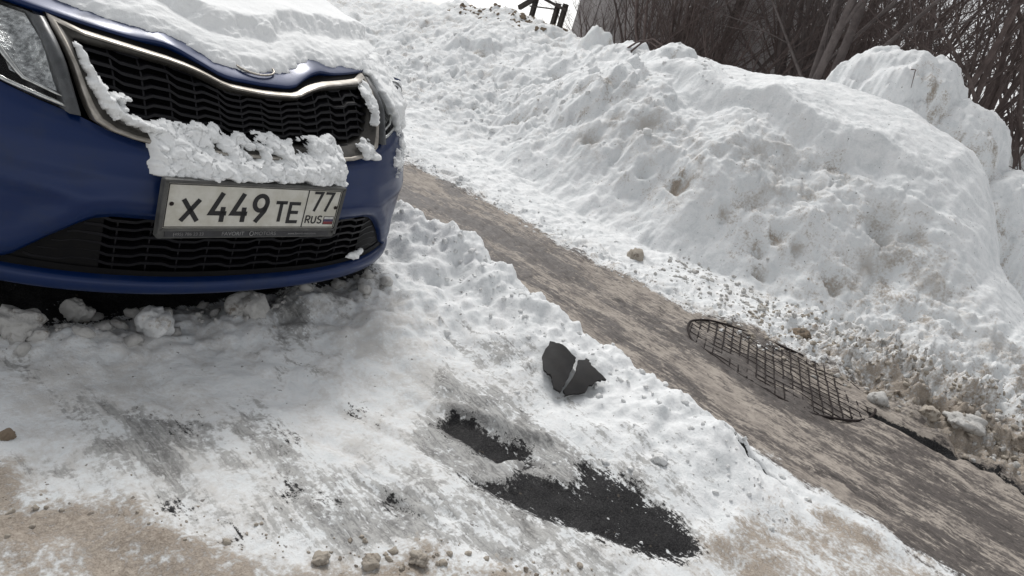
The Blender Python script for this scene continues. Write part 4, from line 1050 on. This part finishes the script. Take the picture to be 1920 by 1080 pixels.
def clod(name, x, y, rr, mat, label, cat='snow lump', group=None, flat=.75, sink=.3, seed=1, stretch=(1, 1)):
    V = IV3 * (1 + .34 * n3(IV3, .8, seed) + .18 * n3(IV3, 2.1, seed + 9) + .05 * n3(IV3, 7., seed + 3))[:, None]
    V = V * np.array([rr * stretch[0], rr * stretch[1], rr * flat])
    a = seed * 1.3; ca, sa = math.cos(a), math.sin(a)
    V = np.stack([V[:, 0] * ca - V[:, 1] * sa, V[:, 0] * sa + V[:, 1] * ca, V[:, 2]], -1)
    o = big_mesh(name, V, IF3, mat); o.location = (x, y, gh(x, y) + rr * flat * (1 - 2 * sink) * .8)
    return tag(o, label, cat, group)
clod('snow_lump', 3.86, 2.03, .052, M['tan'], 'single sandy lump lying on clean snow beside the footpath', seed=2, flat=.85, sink=.22)
clod('snow_lump', 1.90, .67, .024, M['lump'], 'small white lump lying below the berm near bare asphalt', seed=3, sink=.15)
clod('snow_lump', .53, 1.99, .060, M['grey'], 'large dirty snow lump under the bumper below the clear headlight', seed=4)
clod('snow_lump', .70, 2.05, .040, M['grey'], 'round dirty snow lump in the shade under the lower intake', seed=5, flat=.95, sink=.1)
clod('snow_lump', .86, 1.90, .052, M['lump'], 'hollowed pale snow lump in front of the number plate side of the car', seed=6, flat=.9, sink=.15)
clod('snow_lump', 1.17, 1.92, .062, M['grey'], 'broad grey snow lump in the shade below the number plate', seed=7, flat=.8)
clod('earth_clod', .885, .808, .020, M['tan'], 'rounded brown clod standing on the slush edge', 'clod', 'clods on the slush edge', seed=8, sink=.1)
clod('earth_clod', .975, .757, .021, M['tan'], 'rounded brown clod standing on the slush edge', 'clod', 'clods on the slush edge', seed=9, sink=.1)
clod('earth_clod', .80, .875, .018, M['tan'], 'rounded brown clod standing on the slush edge', 'clod', 'clods on the slush edge', seed=10, sink=.1)
clod('stone', .40, 1.53, .015, M['brown'], 'grey-brown stone lying on packed snow above the brown slush', 'stone', seed=11, sink=.2)
clod('ice_chunk', 3.55, .40, .042, M['grey'], 'rounded icy chunk with a dark hollow at the kerb gap', 'ice chunk', seed=12, sink=.1)
clod('ice_chunk', 3.70, .05, .075, M['grey'], 'big flat pale ice chunk among the sandy rubble', 'ice chunk', seed=13, flat=.5, stretch=(1.0, 1.3))
clod('ice_chunk', 3.63, .19, .045, M['tan'], 'sandy broken chunk beside the big pale ice chunk', 'ice chunk', seed=14, flat=.7)
clod('earth_clod', 3.95, .93, .055, M['brown'], 'dark brown earth clod above the mesh cover', 'clod', seed=15, sink=.6, stretch=(.8, 1.2))

# ------------------------------------------------------------------ loose twigs on the bank
def twig(pts, rad, label):
    mb = MB(); mb.tube(pts, [rad * (1 - .6 * i / (len(pts) - 1)) for i in range(len(pts))], 5)
    return tag(mb.build('twig', M['bark']), label, 'twig')
twig([(6.62, 2.15, gh(6.62, 2.15) + .02), (6.62, 1.95, gh(6.62, 1.95) + .05), (6.63, 1.75, gh(6.63, 1.75) + .05), (6.65, 1.5, gh(6.65, 1.5) + .03), (6.66, 1.38, gh(6.66, 1.38) + .02)], .008, 'long thin twig lying across the rear snow mound')
twig([(6.85, 1.74, gh(6.85, 1.74) + .01), (6.82, 1.70, gh(6.82, 1.7) + .07), (6.78, 1.66, gh(6.78, 1.66) + .12)], .006, 'short twig standing on top of the rear snow mound')
for dy, hh in ((0, .15), (.06, .12)):
    p0 = [(6.1, 4.05 + dy, gh(6.1, 4.05 + dy) - .02), (6.1, 3.95 + dy, 0), (6.1, 3.85 + dy, 0), (6.1, 3.73 + dy, 0), (6.1, 3.62 + dy, gh(6.1, 3.62 + dy) - .02)]
    z0, z1 = p0[0][2], p0[-1][2]
    p0 = [(x, y, z0 + (z1 - z0) * i / 4 + hh * math.sin(math.pi * i / 4)) for i, (x, y, z) in enumerate(p0)]
    o = twig(p0, .011, 'arched dead branch poking from the bank crest below the shed'); o['group'] = 'arched branches on the bank crest'

# ------------------------------------------------------------------ behind the bank: fence, shed, bare trees
fence = empty('timber_fence', (9.5, 8.1, .3))
tag(fence, 'broken dark timber fence behind the bank beside the shed', 'fence')
for (y0, y1, zt) in ((7.955, 7.955, 1.78), (7.80, 7.80, 1.80), (8.62, 8.30, 1.95)):
    mb = MB(); mb.box((9.5, (y0 + y1) / 2, (.2 + zt) / 2), (.035, .035, (zt - .2) / 2)); mb.build('post', M['wood'], fence, False)
mb = MB(); mb.tube([(9.46, 8.75, 1.55), (9.46, 8.40, 1.80), (9.46, 8.1, 2.0)], .05, 4); mb.build('brace', M['wood'], fence, False)
mb = MB(); mb.tube([(9.44, 8.5, 1.83), (9.44, 7.7, 1.70)], .03, 4); mb.build('rail', M['wood'], fence, False)
mb = MB(); mb.tube([(9.43, 8.5, 1.62), (9.43, 7.9, 1.68)], .014, 4); mb.build('rail', M['wood'], fence, False)

shed = empty('sheet_metal_shed', (13.0, 8.0, .3))
tag(shed, 'dark weathered sheet metal shed behind the bank', 'shed')
SY0, SY1, SX, SH = 6.35, 10.0, 12.6, 3.7
npan = 14
for k in range(npan):
    ya = SY0 + (SY1 - SY0) * k / npan; yb_ = SY0 + (SY1 - SY0) * (k + 1) / npan
    mb = MB(); mb.box((SX + .02 * (k % 2) + .008 * math.sin(k * 2.3), (ya + yb_) / 2, SH / 2 + .1), (.012, (yb_ - ya) / 2 - .004, SH / 2)); mb.build('wall_panel', M['shed'], shed, False)
for yw in (SY0 + .02, SY1 - .02):
    mb = MB(); mb.box((SX + 1.6, yw, SH / 2 + .1), (1.55, .012, SH / 2)); mb.build('side_wall', M['shed'], shed, False)
mb = MB(); mb.box((SX + 1.6, (SY0 + SY1) / 2, SH + .16), (1.8, (SY1 - SY0) / 2 + .15, .05)); mb.build('roof', M['wood'], shed, False)
mb = MB(); mb.box((SX - .03, SY0 + .05, SH / 2 + .1), (.03, .07, SH / 2)); mb.build('corner_post', M['wood'], shed, False)

def grow(seed, h, stems, spread, kids=(6, 6, 5), thin=1.0):
    rd = random.Random(seed); mb = MB()
    def limb(p, dvec, length, rad, depth):
        n = 5 if depth == 0 else (4 if depth == 1 else 3)
        pts = [p]; dv = dvec.normalized(); rads = [rad]
        for i in range(n):
            dv = (dv + Vector((rd.gauss(0, .16), rd.gauss(0, .16), rd.gauss(.05, .10)))).normalized()
            pts.append(pts[-1] + dv * length / n); rads.append(rad * (1 - .78 * (i + 1) / n))
        mb.tube(pts, rads, 6 if depth == 0 else (4 if depth == 1 else 3), False)
        if depth < 3:
            for c in range(kids[depth]):
                t_ = rd.uniform(.18, .98); k = min(int(t_ * n), n - 1); q = pts[k].lerp(pts[k + 1], t_ * n - k)
                ax = (pts[k + 1] - pts[k]).normalized(); side = ax.orthogonal().normalized(); side.rotate(Matrix.Rotation(rd.uniform(0, 6.283), 3, ax))
                nd = (ax * rd.uniform(.5, 1.0) + side * rd.uniform(.45, .9) + Vector((0, 0, .18)))
                limb(q, nd, length * rd.uniform(.32, .58), max(rads[k] * .5, .0028 * thin), depth + 1)
    for s_ in range(stems):
        a = rd.uniform(0, 6.283); tl = rd.uniform(.05, spread)
        limb(Vector((rd.uniform(-.12, .12), rd.uniform(-.12, .12), -.2)), Vector((math.cos(a) * tl, math.sin(a) * tl, 1)), h * rd.uniform(.7, 1.0), h * .0105 * thin * rd.uniform(.7, 1.1), 0)
    V = np.array([tuple(v) for v in mb.v]); q4 = [f_ for f_ in mb.f]
    return V, np.array(q4)
protos = []
for k, (h, st_, sp, mt, nm) in enumerate(((5.5, 6, .55, 'bark', 'bare_shrub'), (6.5, 4, .35, 'bark2', 'bare_tree'), (5.0, 8, .7, 'bark', 'bare_shrub'), (7.5, 3, .25, 'bark2', 'bare_tree'), (6.0, 7, .5, 'bark', 'bare_shrub'), (7.0, 5, .4, 'bark', 'bare_tree'))):
    V, Q = grow(100 + k, h, st_, sp)
    protos.append((V, Q, mt, nm))
tree_me = []
for k, (V, Q, mt, nm) in enumerate(protos):
    o = big_mesh(nm, V, Q, M[mt]); tree_me.append(o.data); bpy.data.objects.remove(o)
trd = random.Random(3)
spots = []
for i in range(28):
    X_ = 9.3 + 11 * (i / 27) ** 1.15; ratio = trd.uniform(.02, .56) if i % 5 else trd.uniform(.50, .72)
    if ratio > .5: X_ = trd.uniform(9.8, 11.8)
    spots.append((X_, ratio * X_ + trd.uniform(-.15, .15)))
for i, (x, y) in enumerate(spots):
    k = i % 6
    if y / x > .46 and x < 12.4: k = (0, 2, 4)[i % 3]
    nm = protos[k][3]
    if nm == 'bare_shrub': lab, grp = ('low dark brown shrub with tangled twigs in front of the shed wall' if (y / x > .46 and x < 12.4) else 'bare dark brown many stemmed shrub behind the snow mounds'), ('low shrubs before the shed' if (y / x > .46 and x < 12.4) else 'bare shrubs behind the bank')
    else: lab, grp = 'tall bare tree with greyish bark rising above the brown shrubs', 'bare trees behind the bank'
    o = bpy.data.objects.new(nm, tree_me[k]); COL.objects.link(o)
    scl = trd.uniform(.8, 1.15) * (.6 if y / x > .46 and x < 12.4 else 1)
    o.location = (x, y, .25); o.rotation_euler = (trd.uniform(-.06, .06), trd.uniform(-.06, .06), trd.uniform(0, 6.28)); o.scale = (scl, scl, scl)
    tag(o, lab, 'shrub' if nm == 'bare_shrub' else 'tree', grp)
# far wood that reads as one mass
Vs, Fs = [], []; nn = 0
for i in range(8):
    V, Q, mt, nm = protos[trd.randrange(6)]
    a = trd.uniform(0, 6.28); sc2 = trd.uniform(1.0, 1.6); X_ = trd.uniform(21, 34); y = X_ * trd.uniform(-.15, .60)
    W = np.stack([(V[:, 0] * math.cos(a) - V[:, 1] * math.sin(a)) * sc2 * 1.4 + X_, (V[:, 0] * math.sin(a) + V[:, 1] * math.cos(a)) * sc2 * 1.4 + y, V[:, 2] * sc2 + .3], -1)
    Vs.append(W); Fs.append(Q + nn); nn += len(V)
tag(big_mesh('far_thicket', np.concatenate(Vs), np.concatenate(Fs), M['bark2']), 'dense bare thicket filling the far background', 'thicket', kind='stuff')
